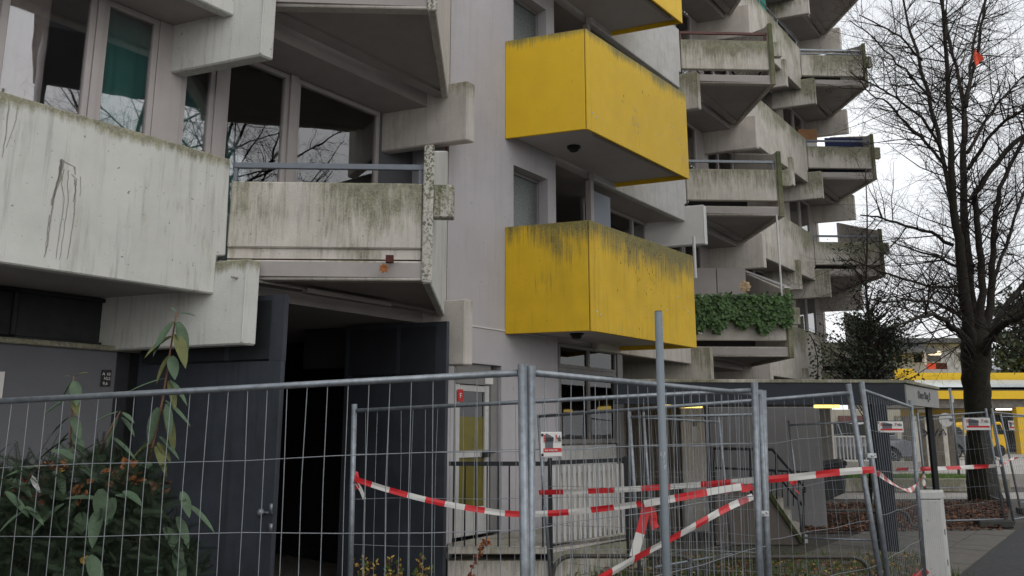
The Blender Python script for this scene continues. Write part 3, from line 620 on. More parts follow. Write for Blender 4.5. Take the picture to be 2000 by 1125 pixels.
b = MB(); q = f2+V((.04, .1, 0)); e = P(1240, 1040, 10.6); b.tube([q+Z(1.36), P(1215, 897, 10.3), P(1236, 945, 10.6), e], .02, 8); b.build('handrail', BLK, rl)
# canopy
YC = 11.5; cR = P(1765, 742, YC); zt_, zb_ = cR.z, P(1765, 790, YC).z; cR.z = 0; cL = cR-BX*4.35; cE = cR+A*2.45; cB = cE-BX*4.4
cn = thing('entrance_canopy', cR, 'flat dark entrance canopy with a lettered concrete end face', 'canopy')
b = MB(); b.prism([cL+Z(zb_), cR+Z(zb_), cR+Z(zt_-.05), cL+Z(zt_-.05)], FD*.12); b.build('fascia', TAR, cn)
b = MB(); b.prism([cL+FD*.13+Z(zb_+.05), cR+FD*.13+Z(zb_+.05), cE+Z(zb_+.05), cB+Z(zb_+.05)], Z(.22)); b.build('roof_slab', SOF, cn)
b = MB(); b.prism([cL-FD*.02+Z(zt_-.048), cR-FD*.02+BX*.03+Z(zt_-.048), cE+BX*.03+Z(zt_-.048), cB+Z(zt_-.048)], Z(.05)); b.build('roof_edge', CONM, cn, bevel=.008)
SGC = mat('sign_concrete', (.30, .30, .29), .8, .08, 5, .1, streak=.3, moss=.2)
b = MB(); b.box(cR+Z(zb_-.0)+A*.005, A*2.42, -N*.09, Z(zt_-zb_-.06)); sg = b.build('sign_face', SGC, cn)
b = MB(); b.box(cR+Z(zb_)+A*.02+N*.002, A*.14, N*.015, Z(zt_-zb_-.07)); b.build('end_post', SGC, sg)
text('sign_lettering', 'Osser Ring 2', INK, sg, cR+A*.85+N*.006+Z(zb_+.12), A, N, .17, .002)
b = MB(); cpx = P(1714, 900, YC-.04); cpx.z = -.02; b.box(cpx, BX*.21, FD*.2, Z(zb_-.0+.02))
for i in range(9): b.box(cpx+BX*(.01+i*.022)-FD*.008, BX*.009, FD*.008, Z(zb_+.02))
b.build('pillar', TAR, cn)
b = MB(); q = cE-A*.3-BX*.15; b.box(q, BX*.075, FD*.075, Z(zb_+.04)); b.build('pillar', BLK, cn)
for (pa, pb) in (((1300, 796), (1372, 799)), ((1594, 796), (1640, 797))):
    b = MB(); Yq = 12.8; q0 = P(pa[0], pa[1], Yq); q1 = P(pb[0], pb[1], Yq); q0.z = q1.z = zb_-.012; b.box(q0, q1-q0, V((0, .10, 0)), Z(.05)); b.build('ceiling_light', LAMPY, cn)
# concrete wall under the canopy
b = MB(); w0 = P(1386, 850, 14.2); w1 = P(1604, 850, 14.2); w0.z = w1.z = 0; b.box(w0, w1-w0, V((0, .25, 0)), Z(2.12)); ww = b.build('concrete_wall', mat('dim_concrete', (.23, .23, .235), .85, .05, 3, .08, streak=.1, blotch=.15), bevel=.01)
tag(ww, 'plain grey concrete wall standing behind the stair rail under the canopy', 'wall')
b = MB(); b.box(P(1330, 850, 14.2)*1, V((.45, 0, 0)), V((0, .2, 0)), Z(0.1)); 
b = MB(); q = P(1336, 1000, 13.6); q.z = 0; b.box(q, V((.42, 0, 0)), V((0, .35, 0)), Z(2.12)); c = b.build('concrete_column', CON, bevel=.015); tag(c, 'square concrete column with a narrow yellow and white notice, in the dim entrance passage', 'column')
b = MB(); q = P(1352, 830, 13.58); b.box(q-Z(.28), V((.08, 0, 0)), V((0, .01, 0)), Z(.25)); n_ = b.build('notice', SGN, c); b = MB(); b.box(q-Z(.02), V((.08, 0, 0)), V((0, .01, 0)), Z(.12)); b.build('notice', OLV, n_ if False else c)
b = MB(); b.box(W(6.9, -2.6, 0), A*.1, -N*3.5, Z(2.95)); b.build('lobby_partition', DRK, B)
# slatted screen in the dim passage
sc_ = thing('slatted_screen', P(1230, 1000, 13.2), 'dark upright slatted screen in the dim passage right of the entrance', 'screen')
slm = None
for i in range(16):
    q = P(1228+i*6.3, 1000, 13.2); q.z = 0
    if slm is None: b = MB(); b.box(V((0, 0, 0)), V((.035, 0, 0)), V((0, .03, 0)), Z(2.35)); o_ = b.build('slat', WOODP, sc_); slm = o_.data
    else: o_ = bpy.data.objects.new('slat', slm); C.objects.link(o_); o_.parent = sc_
    o_.location = q-sc_.location
# stair side wall and rails
sw = thing('stair', P(1500, 1000, 12.2), 'concrete stair cheek with a mossy sloping edge below the black stair rail', 'stair')
q0 = P(1395, 962, 12.2); q1 = P(1502, 964, 12.2); q2 = P(1566, 1062, 12.2); zt1 = q1.z
b = MB(); b.prism([V((q0.x, 12.2, -.02)), V((q2.x, 12.2, -.02)), V((q2.x, 12.2, .02)), V((q1.x, 12.2, zt1)), V((q0.x, 12.2, zt1))], V((0, .22, 0))); b.build('cheek_wall', mat('stair_concrete', (.12, .105, .092), .9, .12, 4, .2, streak=.4, blotch=.4), sw, bevel=.01)
b = MB(); b.prism([V((q1.x-.05, 12.15, zt1+.01)), V((q1.x+.02, 12.15, zt1+.015)), V((q2.x+.03, 12.15, .03)), V((q2.x-.02, 12.15, -.0))], V((0, .32, 0))); b.build('mossy_coping', mat('moss_green', (.05, .058, .022), .95, .4, 14, .5), sw)
for i in range(4):
    t = i/4; b = MB(); x = q1.x+.03+(q2.x-q1.x)*t; b.box(V((x, 12.42, -.02)), V((.26, 0, 0)), V((0, 1.3, 0)), Z(zt1*(1-t)-.06)); b.build('step', CON, sw)
sr = thing('stair_railing', P(1500, 950, 12.1), 'black tube railing running level then down along the mossy stair edge', 'railing')
def tub(name, pts, r, m, par, n=8, smooth=True):
    b = MB(); b.tube(pts, r, n); return b.build(name, m, par, smooth=smooth)
Yr = 12.3
tub('handrail', [P(1393, 876, Yr), P(1508, 878, Yr), P(1572, 952, Yr), P(1572, 962, Yr)], .022, BLK, sr)
tub('handrail', [P(1393, 914, Yr), P(1510, 918, Yr), P(1568, 988, Yr)], .018, BLK, sr)
for (x0, y0, y1) in ((1394, 876, 965), (1465, 877, 965), (1516, 888, 975), (1568, 955, 1058)): tub('post', [P(x0, y0, Yr), P(x0+2, y1, Yr)], .018, BLK, sr)
Yq = 13.8; sr2 = thing('rear_railing', P(1530, 950, Yq), 'second thin black railing with upright bars behind the stair rail', 'railing')
tub('handrail', [P(1490, 918, Yq), P(1580, 922, Yq)], .018, BLK, sr2)
for i in range(8): tub('bar', [P(1496+i*10.5, 920, Yq), P(1497+i*10.5, 988, Yq)], .008, BLK, sr2, 5)
# skip
sk = thing('waste_skip', P(1600, 985, 15.2), 'dark grey sloping sided waste skip behind the stair', 'skip')
b = MB(); a = P(1572, 918, 15.0); c2 = P(1652, 908, 15.0); d = P(1652, 962, 15.0); e = P(1582, 992, 15.0); b.prism([e, d, c2, a], V((.35, 1.2, 0))); b.build('skip_body', mat('skip_paint', (.04, .043, .045), .6, .2, 4, .1, streak=.3), sk, bevel=.01)
b = MB(); b.prism([P(1568, 921, 14.95), P(1655, 909, 14.95), P(1654, 900, 14.95), P(1600, 908, 14.95)], V((.4, 1.3, 0))); b.build('skip_lid', BLK, sk, bevel=.01)
# tube hoops
def hoop(name, xl, xr, ytop, Yh, lab, r=.024):
    z1 = P(xl, ytop, Yh).z; a = P(xl, ytop, Yh).x; c = P(xr, ytop, Yh).x; rr = .2; pts = [V((a, Yh, -.1)), V((a, Yh, z1-rr))]
    for i in range(1, 7): t = i*PI/12; pts.append(V((a+rr-rr*math.cos(t), Yh, z1-rr+rr*math.sin(t))))
    for i in range(0, 7): t = i*PI/12; pts.append(V((c-rr+rr*math.sin(t), Yh, z1-rr+rr*math.cos(t))))
    pts.append(V((c, Yh, -.1))); b = MB(); b.tube(pts, r, 10); o = b.build('tube_hoop', HOOP, smooth=True); return tag(o, lab, 'hoop', 'bent tube hoops along the planting beds')
HOOP = mat('hoop_steel', (.075, .07, .062), .55, .2, 9, .05, metal=.2)
hoop('h', 1079, 1362, 1086, 8.6, 'bent steel tube hoop in the leaves left of the grey sign pole base')
hoop('h', 1376, 1698, 1088, 8.6, 'bent steel tube hoop in the leaves in front of the double fence posts')
hoop('h', 1586, 1775, 997, 14.6, 'bent steel tube hoop in the soil bed beside the canopy pillar', .028)

# ================================================================== SITE FENCES
def fence(T0_, T1_, lean0=V((0, 0, 0)), lean1=V((0, 0, 0)), hgt=1.95, lab='', wires='stuff', step=.1, r=.021, drop=0.02, hz=(.33, .66, .99, 1.32, 1.6), m=GAL, tube_r=.0155, postex=.05, foot=(1, 1), bottom=True):
    T0_, T1_ = V(T0_), V(T1_); f = thing('site_fence_panel', (T0_.x, T0_.y, 0), lab, 'fence', 'temporary mesh fence panels')
    d = T1_-T0_; Lh = d.length; B0 = V((T0_.x, T0_.y, .04))+lean0; B1 = V((T1_.x, T1_.y, .04))+lean1
    if hgt: B0 = T0_+ (B0-T0_); 
    for a, b_ in ((T0_, B0), (T1_, B1)):
        u = (a-b_).normalized(); tub('post', [b_, a+u*postex], r, m, f, 10)
    e = d.normalized()*r
    b = MB(); b.tube([T0_+e-Z(drop), T1_-e-Z(drop)], tube_r, 10); 
    b.build('top_tube', m, f, smooth=True)
    if bottom: b = MB(); b.tube([B0+e+Z(.09), B1-e+Z(.09)], tube_r, 8); b.build('bottom_tube', m, f, smooth=True)
    n = int(Lh/step); nr = d.cross(V((0, 0, 1))).normalized()*.006
    if wires == 'stuff': bb_ = MB()
    sag = random.uniform(-1, 1)
    for i in range(1, n):
        t = i/n; a = T0_.lerp(T1_, t)-Z(drop+.01); c = B0.lerp(B1, t)+Z(.09)
        jx = random.uniform(-.008, .008); mid = a.lerp(c, .5)+d.normalized()*jx+nr*2*sag
        ht = (T0_.z+T1_.z)/2
        pts = [a, a.lerp(c, .25)+nr*random.uniform(0, 1)+d.normalized()*jx*1.5, mid, c]
        if wires == 'stuff': bb_.tube(pts, .0017, 4, cap=False)
        else: b = MB(); b.tube(pts, .0019, 5, cap=False); b.build('mesh_wire', GALW, f)
    for h_ in hz:
        q = []
        for j in range(9):
            t = j/8; a = T0_.lerp(T1_, t); c = B0.lerp(B1, t)+Z(.09); hh = h_/((a-c).length); q.append(a.lerp(c, hh)+Z(.006*math.sin(j*1.7+h_*9))+nr*sag)
        if wires == 'stuff': bb_.tube(q, .0018, 4, cap=False)
        else: b = MB(); b.tube(q, .0021, 5, cap=False); b.build('mesh_wire', GALW, f)
    if wires == 'stuff': tag(bb_.build('wire_mesh', GALW, f), kind='stuff')
    return f, B0, B1
def leanpx(x0, y0, x1, y1, Y):
    a = P(x0, y0, Y); q = P(x1, y1, Y); t = (a.z-.04)/(a.z-q.z); r_ = a+(q-a)*t; return a, V((r_.x-a.x, 0, 0))
# near left panel
a, la = leanpx(1020, 728, 1025, 1125, 3.35); d_ = P(-60, 787, 3.98); far = a+(d_-a).normalized()*3.45
fence(far, a, V((0, 0, 0)), la, lab='long near mesh fence panel crossing the whole left half in front of the dark gates', wires='each', drop=.0, postex=.035)
a1, l1 = leanpx(1037, 728, 1036, 1125, 3.38); c1, lc = leanpx(1483, 770, 1502, 1125, 5.3)
fence(a1, c1, l1, lc, lab='near mesh fence panel receding from the doubled posts in the middle, behind the grey pole', wires='each', drop=0.0, postex=.03)
a, la = leanpx(692, 802, 684, 1125, 6.0); c, lc2 = leanpx(1474, 762, 1484, 1125, 4.95)
F3a, F3c = a, c
fence(a, c, la, lc2, lab='mesh fence panel with tape tied to its left post, before the tower door', wires='each', drop=0.0)
a, la = leanpx(1051, 809, 1075, 1125, 7.3); c, lc = leanpx(1476, 777, 1482, 1125, 5.8)
F4a = a
fence(a, c, la, lc, lab='rounded corner mesh fence panel carrying the white company sign', r=.015, postex=0)
a, la = leanpx(1491, 776, 1500, 1125, 5.6); c, lc = leanpx(1659, 762, 1719, 1125, 6.1)
fence(a, c, la, lc, lab='leaning mesh fence panel between the double posts and the canopy pillar')
F5c = c
a, la = leanpx(1229, 811, 1250, 1125, 8.6); c, lc = leanpx(1480, 806, 1490, 1125, 8.2)
fence(a, c, la, lc, lab='mesh fence panel directly behind the grey sign pole with slanting left post')
a, la = leanpx(1257, 813, 1278, 1125, 9.4); c, lc = leanpx(1404, 821, 1428, 1066, 10.4)
fence(a, c, la, lc, lab='mesh fence panel standing crooked before the concrete stair cheek', r=.017)
a, la = leanpx(1541, 828, 1566, 1033, 11.9); c, lc = leanpx(1688, 820, 1722, 1031, 11.6)
fence(a, c, la, lc, lab='far mesh fence panel in front of the dark waste skip', r=.016, hgt=0)
a, la = leanpx(1684, 757, 1733, 1125, 6.2); c, lc = leanpx(1779, 791, 1806, 1125, 8.0)
F9a, F9c = a, c
fence(a, c, la, lc, lab='mesh fence panel with a steeply falling top tube beside the ribbed canopy pillar', foot=(0, 1))
a, la = leanpx(1792, 812, 1815, 1026, 14.0); c, lc = leanpx(1926, 803, 1963, 1021, 14.35)
F10 = (a, c)
fence(a, c, la, lc, lab='mesh fence panel crossing in front of the big tree trunk')
a, la = leanpx(1938, 803, 1980, 1021, 14.3); c, lc = leanpx(2080, 818, 2110, 1000, 16.5)
F11 = a
fence(a, c, la, lc, lab='mesh fence panel leaning outwards at the right edge of the view')
a, la = leanpx(1896, 815, 1905, 930, 21); c, lc = leanpx(1937, 813, 1968, 980, 17.5)
fence(a, c, la, lc, lab='distant mesh fence panel to the right behind the big tree')
a, la = leanpx(1955, 812, 1990, 980, 17.5); c, lc = leanpx(2090, 812, 2090, 960, 20)
fence(a, c, la, lc, lab='distant mesh fence panel at the far right beyond the leaning one')
a, la = leanpx(1720, 822, 1730, 930, 22); c, lc = leanpx(1880, 815, 1888, 930, 22)
fence(a, c, la, lc, lab='distant mesh fence panel standing on the terrace left of the trunk')
# clamps
def clamp(p, lab):
    b = MB(); b.box(V(p)-V((.035, .03, .018)), V((.07, 0, 0)), V((0, .05, 0)), Z(.036)); b.tube([V(p)-V((.0, .05, 0)), V(p)-V((0, .02, 0))], .009, 6); b.tube([V(p)+V((.02, -.045, .008)), V(p)+V((.02, -.02, .008))], .008, 6)
    tag(b.build('fence_clamp', mat('bright_zinc', (.6, .62, .63), .35, .1, 9, 0, metal=.6) if 'bright_zinc' not in MATS else MATS['bright_zinc'], bevel=.003), lab, 'clamp')
clamp(P(1489, 1003, 5.25), 'bright zinc clamp joining the two posts right of the sign pole')
clamp(P(1700, 890, 6.1), 'bright zinc clamp between the leaning posts above the end of the tape')
clamp(P(1948, 896, 14.2), 'bright zinc clamp on the leaning posts right of the tree trunk')
def foot(p, lab, sz=(.62, .22, .13)):
    b = MB(); p = V(p); b.box(p-V((sz[0]/2, sz[1]/2, 0)), V((sz[0], 0, 0)), V((0, sz[1], 0)), Z(sz[2])); o = b.build('ballast_block', mat('foot_rubber', (.055, .055, .052), .9, .2, 9, .3) if 'foot_rubber' not in MATS else MATS['foot_rubber'], bevel=.02); tag(o, lab, 'block', 'heavy ballast blocks')
    b = MB(); b.box(p+V((-.06, -sz[1]/2-.004, .02)), V((.12, 0, 0)), V((0, .01, 0)), Z(.05)); b.build('grip_slot', BLK, o)
foot(V((PG(1972, 1036).x+.03, 14.3, -.01)), 'rubber block foot under the leaning fence posts right of the tree')
foot(V((PG(1988, 1000).x+.1, 16.5, -.01)), 'smaller looking block foot behind the one right of the tree')
foot(V((F4a.x+1.9, 9.7, -.01)), 'block foot in the dim area left of the stair cheek')
# grey sign pole
b = MB(); p0 = P(1286, 609, 3.75); q = P(1302, 1125, 3.75); t = (p0.z)/(p0.z-q.z); b.tube([p0, p0+(q-p0)*t], .0195, 20); o = b.build('sign_pole', POL, smooth=True); tag(o, 'bare grey painted steel pole standing in front of the lower yellow balcony', 'pole')
b = MB(); b.tube([p0-Z(.005), p0+Z(.004)], [.0195, .017], 20); b.build('pole_cap', BLK, o)
b = MB()
for i in range(14):
    z_ = random.uniform(-.05, .05); a = random.uniform(-2.2, -.9); rr = .0203; cpt = P(1294, 905, 3.75)+Z(z_); b.tube([V((cpt.x+rr*math.cos(a), 3.75+rr*math.sin(a), cpt.z)), V((cpt.x+rr*math.cos(a+.15), 3.75+rr*math.sin(a+.15), cpt.z+random.uniform(.005, .02)))], .001, 4)
b.build('sticker_remnant', SGN, o)
# company signs on the fences
def csign(c0, xd, w_, h_, big, lab, tilt=0):
    xd = V(xd).normalized(); nr = V((xd.y, -xd.x, 0)).normalized()
    if nr.y > 0: nr = -nr
    up = Z(1); c0 = V(c0)
    b = MB(); b.box(c0, xd*w_, -nr*.006, up*h_); s = b.build('fence_sign', SGN, origin=c0, bevel=.003); tag(s, lab, 'sign')
    b = MB(); k = nr*.0015
    def r_(x0, x1, y0, y1, mm, nm, kk=1):
        b = MB(); b.box(c0+xd*(w_*x0)+up*(h_*y0)+nr*.0012*kk, xd*(w_*(x1-x0)), nr*.001, up*(h_*(y1-y0))); b.build(nm, mm, s)
    bb = MB(); bb.prism([c0+xd*w_*.17+up*h_*.36+nr*.001, c0+xd*w_*.54+up*h_*.36+nr*.001, c0+xd*w_*.54+up*h_*.80+nr*.001, c0+xd*w_*.22+up*h_*.94+nr*.001, c0+xd*w_*.17+up*h_*.88+nr*.001], nr*.001); bb.build('grey_shape', SGR, s)
    r_(.09, .95, .20, .355, SRD, 'red_band', 1)
    r_(.09, .95, .595, .605, INK, 'rule', 2)
    sz = h_*.36; base = c0+up*h_*.63+nr*.0028
    kx = (w_*.46)/(sz*.9*.60*3.35); text('lettering', 'B', SRD, s, base+xd*w_*.09, xd, nr, sz, .0004, sx=.62*kx); text('lettering', 'auzaun', INK, s, base+xd*w_*.19, xd, nr, sz*.9, .0004, sx=.60*kx)
    text('lettering', 'P', SRD, s, base+xd*w_*.66, xd, nr, sz, .0004, sx=.60*kx); text('lettering', 'rofi.e', INK, s, base+xd*w_*.755, xd, nr, sz*.9, .0004, sx=.36*kx)
    if big: text('lettering', 'Verkauf • Vermietung • Service', SGN, s, c0+up*h_*.245+nr*.0045+xd*w_*.11, xd, nr, h_*.105, .0003, sx=.66)
    for (x, y) in ((.02, .88), (.02, .1)):
        bb = MB(); q = c0+xd*w_*x+up*h_*y; bb.tube([q+nr*.001, q+nr*.006], .006, 8); bb.build('rivet', INK, s)
q0 = P(1057, 893, 3.36)-V((0, .03, 0)); s_h = P(1057, 843, 3.36).z-P(1057, 893, 3.36).z
s_w = .117
csign(P(1057, 893, 3.40)-V((0, .035, 0)), (c1-a1).to_2d().to_3d(), .150, s_h, True, 'white company sign with red and black lettering wired to the near fence')
csign(P(1716, 845, 6.75), (1, .12, 0), .235, .095, False, 'narrow company sign on the fence in front of the parked grey car')
csign(P(1884, 840, 14.2), (1, .05, 0), .50, .22, False, 'company sign hanging on the fence in front of the big tree trunk')
csign(P(1971, 840, 16.9), (1, .3, 0), .16, .2, False, 'small company sign on the fence furthest right')
# ------------------------------------------------------------------ barrier tape
def tape(pts, wd, lab, seg=.125, tw=.25, start=0, name='barrier_tape', sag=0, flat=None):
    pts = [V(p) for p in pts]; # dense Catmull-Rom resample
    P_ = [pts[0]*2-pts[1]]+pts+[pts[-1]*2-pts[-2]]; dn = []
    for i in range(1, len(P_)-2):
        for j in range(24):
            t = j/24; p0, p1, p2, p3 = P_[i-1:i+3]
            dn.append(.5*((2*p1)+(p2-p0)*t+(2*p0-5*p1+4*p2-p3)*t*t+(3*p1-p0-3*p2+p3)*t**3))
    dn.append(pts[-1]); b = MB(); acc = 0; prev = None; mi = start; ph = random.uniform(0, 6)
    for i, p in enumerate(dn):
        d = (dn[min(i+1, len(dn)-1)]-dn[max(i-1, 0)]).normalized(); a = tw*math.sin(acc*2.3+ph)+ (flat or 0)
        up = V((0, 0, 1))-d*d.z; up = up.normalized() if up.length > .05 else V((1, 0, 0)); sd = d.cross(up)
        e = (up*math.cos(a)+sd*math.sin(a))*wd/2; mid = sd*wd*.12*math.sin(acc*7+ph)
        cur = (p-e, p+mid, p+e)
        if prev:
            acc += (p-dn[i-1]).length
            if acc > seg*(1): mi_ = int(acc/seg+start) % 2
            else: mi_ = start % 2
            b.add([prev[0], cur[0], cur[1], prev[1], cur[2], prev[2]], [(0, 1, 2, 3), (3, 2, 4, 5)], mi_)
        prev = cur
    return tag(b.build(name, [RED, TWH], smooth=False), lab, 'tape')
ft = lambda px, Yo=0: None
def onF3(px):   # depth on the third fence for a pixel column
    a_, _ = ray(px, 940); x0, y0, x1, y1 = F3a.x, F3a.y, F3c.x, F3c.y
    t = (a_*y0-x0)/((x1-x0)-a_*(y1-y0)); return y0+(y1-y0)*t
tp = [P(x, y, onF3(x)-.03) for x, y in ((694, 936), (760, 957), (850, 980), (940, 996), (1010, 1004), (1100, 1001), (1180, 993), (1252, 984))]
tape(tp, .040, 'slack red and white barrier tape sagging from the left fence post past the doubled posts', seg=.155)
tp = [P(x, y, onF3(x)-.03) for x, y in ((1258, 984), (1330, 971), (1400, 958), (1452, 950))]
tape(tp, .045, 'short barrier tape stretch from the hanging tape end to the crumpled red knot', seg=.21, start=1, tw=.5)
tp = [P(x, y, Y_) for x, y, Y_ in ((1053, 962, 7.2), (1180, 958, 6.8), (1300, 951, 6.5), (1400, 944, 6.2), (1480, 937, 6.0))]
tape(tp, .045, 'upper straight barrier tape running behind the grey pole to the double posts', seg=.26)
tp = [P(x, y, Y_) for x, y, Y_ in ((1482, 938, 5.6), (1560, 931, 5.7), (1640, 922, 5.9), (1708, 917, 6.1))]
tape(tp, .050, 'taut barrier tape from the double posts to the leaning posts', seg=.26, tw=.12)
tp = [P(x, y, Y_) for x, y, Y_ in ((1150, 1143, 3.7), (1235, 1094, 3.9), (1330, 1042, 4.3), (1420, 992, 4.8), (1470, 970, 5.2))]
tape(tp, .040, 'twisted barrier tape rising diagonally from the bottom edge past the grey pole', seg=.17, tw=.35)
tp = [P(x, y, 5.2) for x, y in ((1262, 985), (1258, 1010), (1248, 1050), (1238, 1088))]
tape(tp, .058, 'loose tape end hanging straight down left of the grey pole', seg=.19, tw=.3, start=0)
tp = [P(x, y, 5.22) for x, y in ((1266, 985), (1276, 1005), (1277, 1022), (1281, 1032))]
tape(tp, .05, 'small red tape tail fluttering beside the grey pole', seg=2, tw=.8)
tp = [P(x, y, 6.0) for x, y in ((694, 940), (704, 955), (712, 975))]
tape(tp, .026, 'short white tape tail under the knot on the left fence post', seg=2, start=1)
tp = [P(x, y, 6.0) for x, y in ((688, 934), (697, 944), (695, 925), (692, 938), (698, 955))]
tape(tp, .04, 'red tape knot tied round the left fence post', seg=.3, tw=1.5)
tp = [P(x, y, 5.0) for x, y in ((1418, 962), (1435, 948), (1448, 956), (1470, 950))]
tape(tp, .05, 'crumpled red tape bundle beside the double posts', seg=2, tw=1.5)
tp = [P(x, y, Y_) for x, y, Y_ in ((1712, 922, 6.4), (1745, 945, 6.8), (1775, 958, 7.4), (1795, 942, 7.9), (1802, 928, 8.0), (1806, 952, 8.0))]
tape(tp, .045, 'slack barrier tape hanging in a loop beside the ribbed pillar', seg=.12, tw=.9)
tp = [P(x, y, Y_) for x, y, Y_ in ((1750, 917, 13), (1830, 915, 13.6), (1900, 912, 14), (1945, 910, 14.2))]
tape(tp, .07, 'barrier tape running across in front of the big tree trunk', seg=.36, tw=.6)
tp = [P(x, y, Y_) for x, y, Y_ in ((1948, 912, 14.2), (1980, 896, 15.5), (2020, 892, 17))]
tape(tp, .05, 'thin twisted barrier tape at the right edge behind the leaning fence', seg=.3, tw=1.5)
tp = [P(x, y, 11) for x, y in ((1545, 945), (1556, 938), (1553, 955), (1562, 965), (1558, 975))]
tape(tp, .07, 'red tape scrap tied to the stair rail', seg=2, tw=1.2)
tp = [P(x, y, 8.5) for x, y in ((1785, 1130), (1800, 1122), (1810, 1112))]
tape(tp, .09, 'piece of barrier tape on the ground left of the grey cabinet', seg=.2, tw=.3)
# ------------------------------------------------------------------ cable cabinet
cb = thing('cable_cabinet', V((5.0, 8.9, 0)), 'narrow weathered pale grey cable cabinet standing at the road edge', 'cabinet')
t0 = P(1792, 960, 8.75); t1 = P(1836, 958, 8.75); u = (t1-t0); u.z = 0; dp = V((.16, .24, 0)); ztop = t0.z
b = MB(); o_ = V((t0.x, t0.y, -.05)); b.box(o_, u, dp, Z(ztop+.05-.09)); bd = b.build('cabinet_body', BOXM, cb, bevel=.006)
for i in range(11): b = MB(); b.box(o_+u*(.06+i*.083)-V((0, .004, 0)), u*.03, V((0, .004, 0)), Z(ztop-.05)); b.build('rib', BOXM, bd)
b = MB(); b.box(o_+Z(ztop+.05-.085)-u*.03-dp*.03, u*1.06, dp*1.06, Z(.085)); b.build('cabinet_lid', BOXM, cb, bevel=.01)
for zz in (.62, .30): b = MB(); b.box(o_+u*1.003+dp*.12+Z(zz), u.normalized()*.006, dp*.12, Z(.06)); b.build('lock', BLK, cb)

# ================================================================== BACKGROUND
# yellow shop building
sh = thing('shop_building', V((32, 50, .4)), 'low yellow commercial building with a glazed roof edge and lit arcade beyond the tree', 'building')
Yb = 44.0
def bgbox(name, m, x0, y0, x1, y1, Y_, dep, par, zmin=None, **k):
    ym = (y0+y1)/2; a = P(x0, ym, Y_); c = P(x1, ym, Y_); z0 = P(x0, y1, Y_).z if zmin is None else zmin; b = MB(); b.box(V((a.x, Y_, z0)), V((c.x-a.x, 0, 0)), V((0, dep, 0)), Z(P(x0, y0, Y_).z-z0)); return b.build(name, m, par, **k)
bgbox('upper_band', YELD, 1650, 728, 2250, 742, Yb+3, 12, sh)
b = MB(); a = P(1785, 742, Yb+2.8); c = P(2250, 742, Yb+2.8); a2 = P(1795, 756, Yb); c2 = P(2250, 756, Yb); b.prism([a, c, c2, a2], Z(-.12)); b.build('glazed_roof', GLR, sh)
bgbox('yellow_parapet', YELD, 1650, 720, 1786, 742, Yb-1, 3, sh)
bgbox('dark_gutter', BLK, 1700, 756, 2250, 763, Yb, 2, sh)
bgbox('yellow_fascia', YELD, 1700, 763, 2250, 779, Yb-.1, 2, sh)
bgbox('shutter_band', mat('shutter_grey', (.17, .165, .155), .7, .3, 4, .05), 1700, 780, 2250, 797, Yb+.3, 3, sh)
bgbox('arcade_back_wall', mat('arcade_wall', (.42, .30, .07), .8, .3, 1.2, .05), 1700, 797, 2250, 890, Yb+5, 1, sh, zmin=.3)
bgbox('arcade_opening', DRK, 1925, 810, 1985, 885, Yb+4.8, .1, sh, zmin=.4); bgbox('white_notice', SGN, 1793, 798, 1814, 806, Yb+4.7, .1, sh)
for x0 in (1700, 1990, 2120): bgbox('yellow_pier', YELD, x0, 795, x0+17, 888, Yb+.2, .4, sh, zmin=.35)
for (x0, x1, y) in ((1926, 1974, 790), (1950, 1979, 798)): bgbox('tube_lamp', LAMPW, x0, y-2.5, x1, y+2.5, Yb+1.5, .25, sh)
# pale house behind
hs = thing('apartment_house', V((30, 62, .4)), 'pale grey house with a red and orange balcony behind the yellow shops', 'house')
Yh = 60
bgbox('house_wall', HOUS, 1740, 672, 1895, 745, Yh, 10, hs); bgbox('roof', ROOF, 1735, 660, 1898, 669, Yh-.8, 12, hs)
bgbox('roof', ROOF, 1740, 680, 1830, 689, Yh-1.6, 2, hs)
for (x0, x1, y0, y1, m_) in ((1785, 1801, 692, 708, CGL), (1812, 1838, 686, 694, LITW), (1812, 1838, 694, 706, GRW), (1872, 1886, 688, 706, GRW), (1750, 1762, 695, 708, CGL)):
    f = bgbox('window', WHT, x0-2, y0-2, x1+2, y1+2, Yh-.08, .1, hs); bgbox('window_pane', m_, x0, y0, x1, y1, Yh-.13, .04, f)
bgbox('balcony_front', YELD if 0 else FLAG, 1811, 710, 1828, 721, Yh-1.6, .1, hs); bgbox('balcony_front', RUST, 1828, 709, 1850, 721, Yh-1.6, .1, hs); bgbox('balcony_post', WHT, 1806, 686, 1809, 712, Yh-1.7, .1, hs)
h2 = thing('white_house', V((45, 75, .4)), 'white flat roofed house glimpsed right of the tree trunk', 'house'); bgbox('house_wall', HOUS, 1935, 706, 2100, 735, 70, 10, h2); bgbox('roof', ROOF, 1930, 722, 2100, 727, 69, 1, h2)
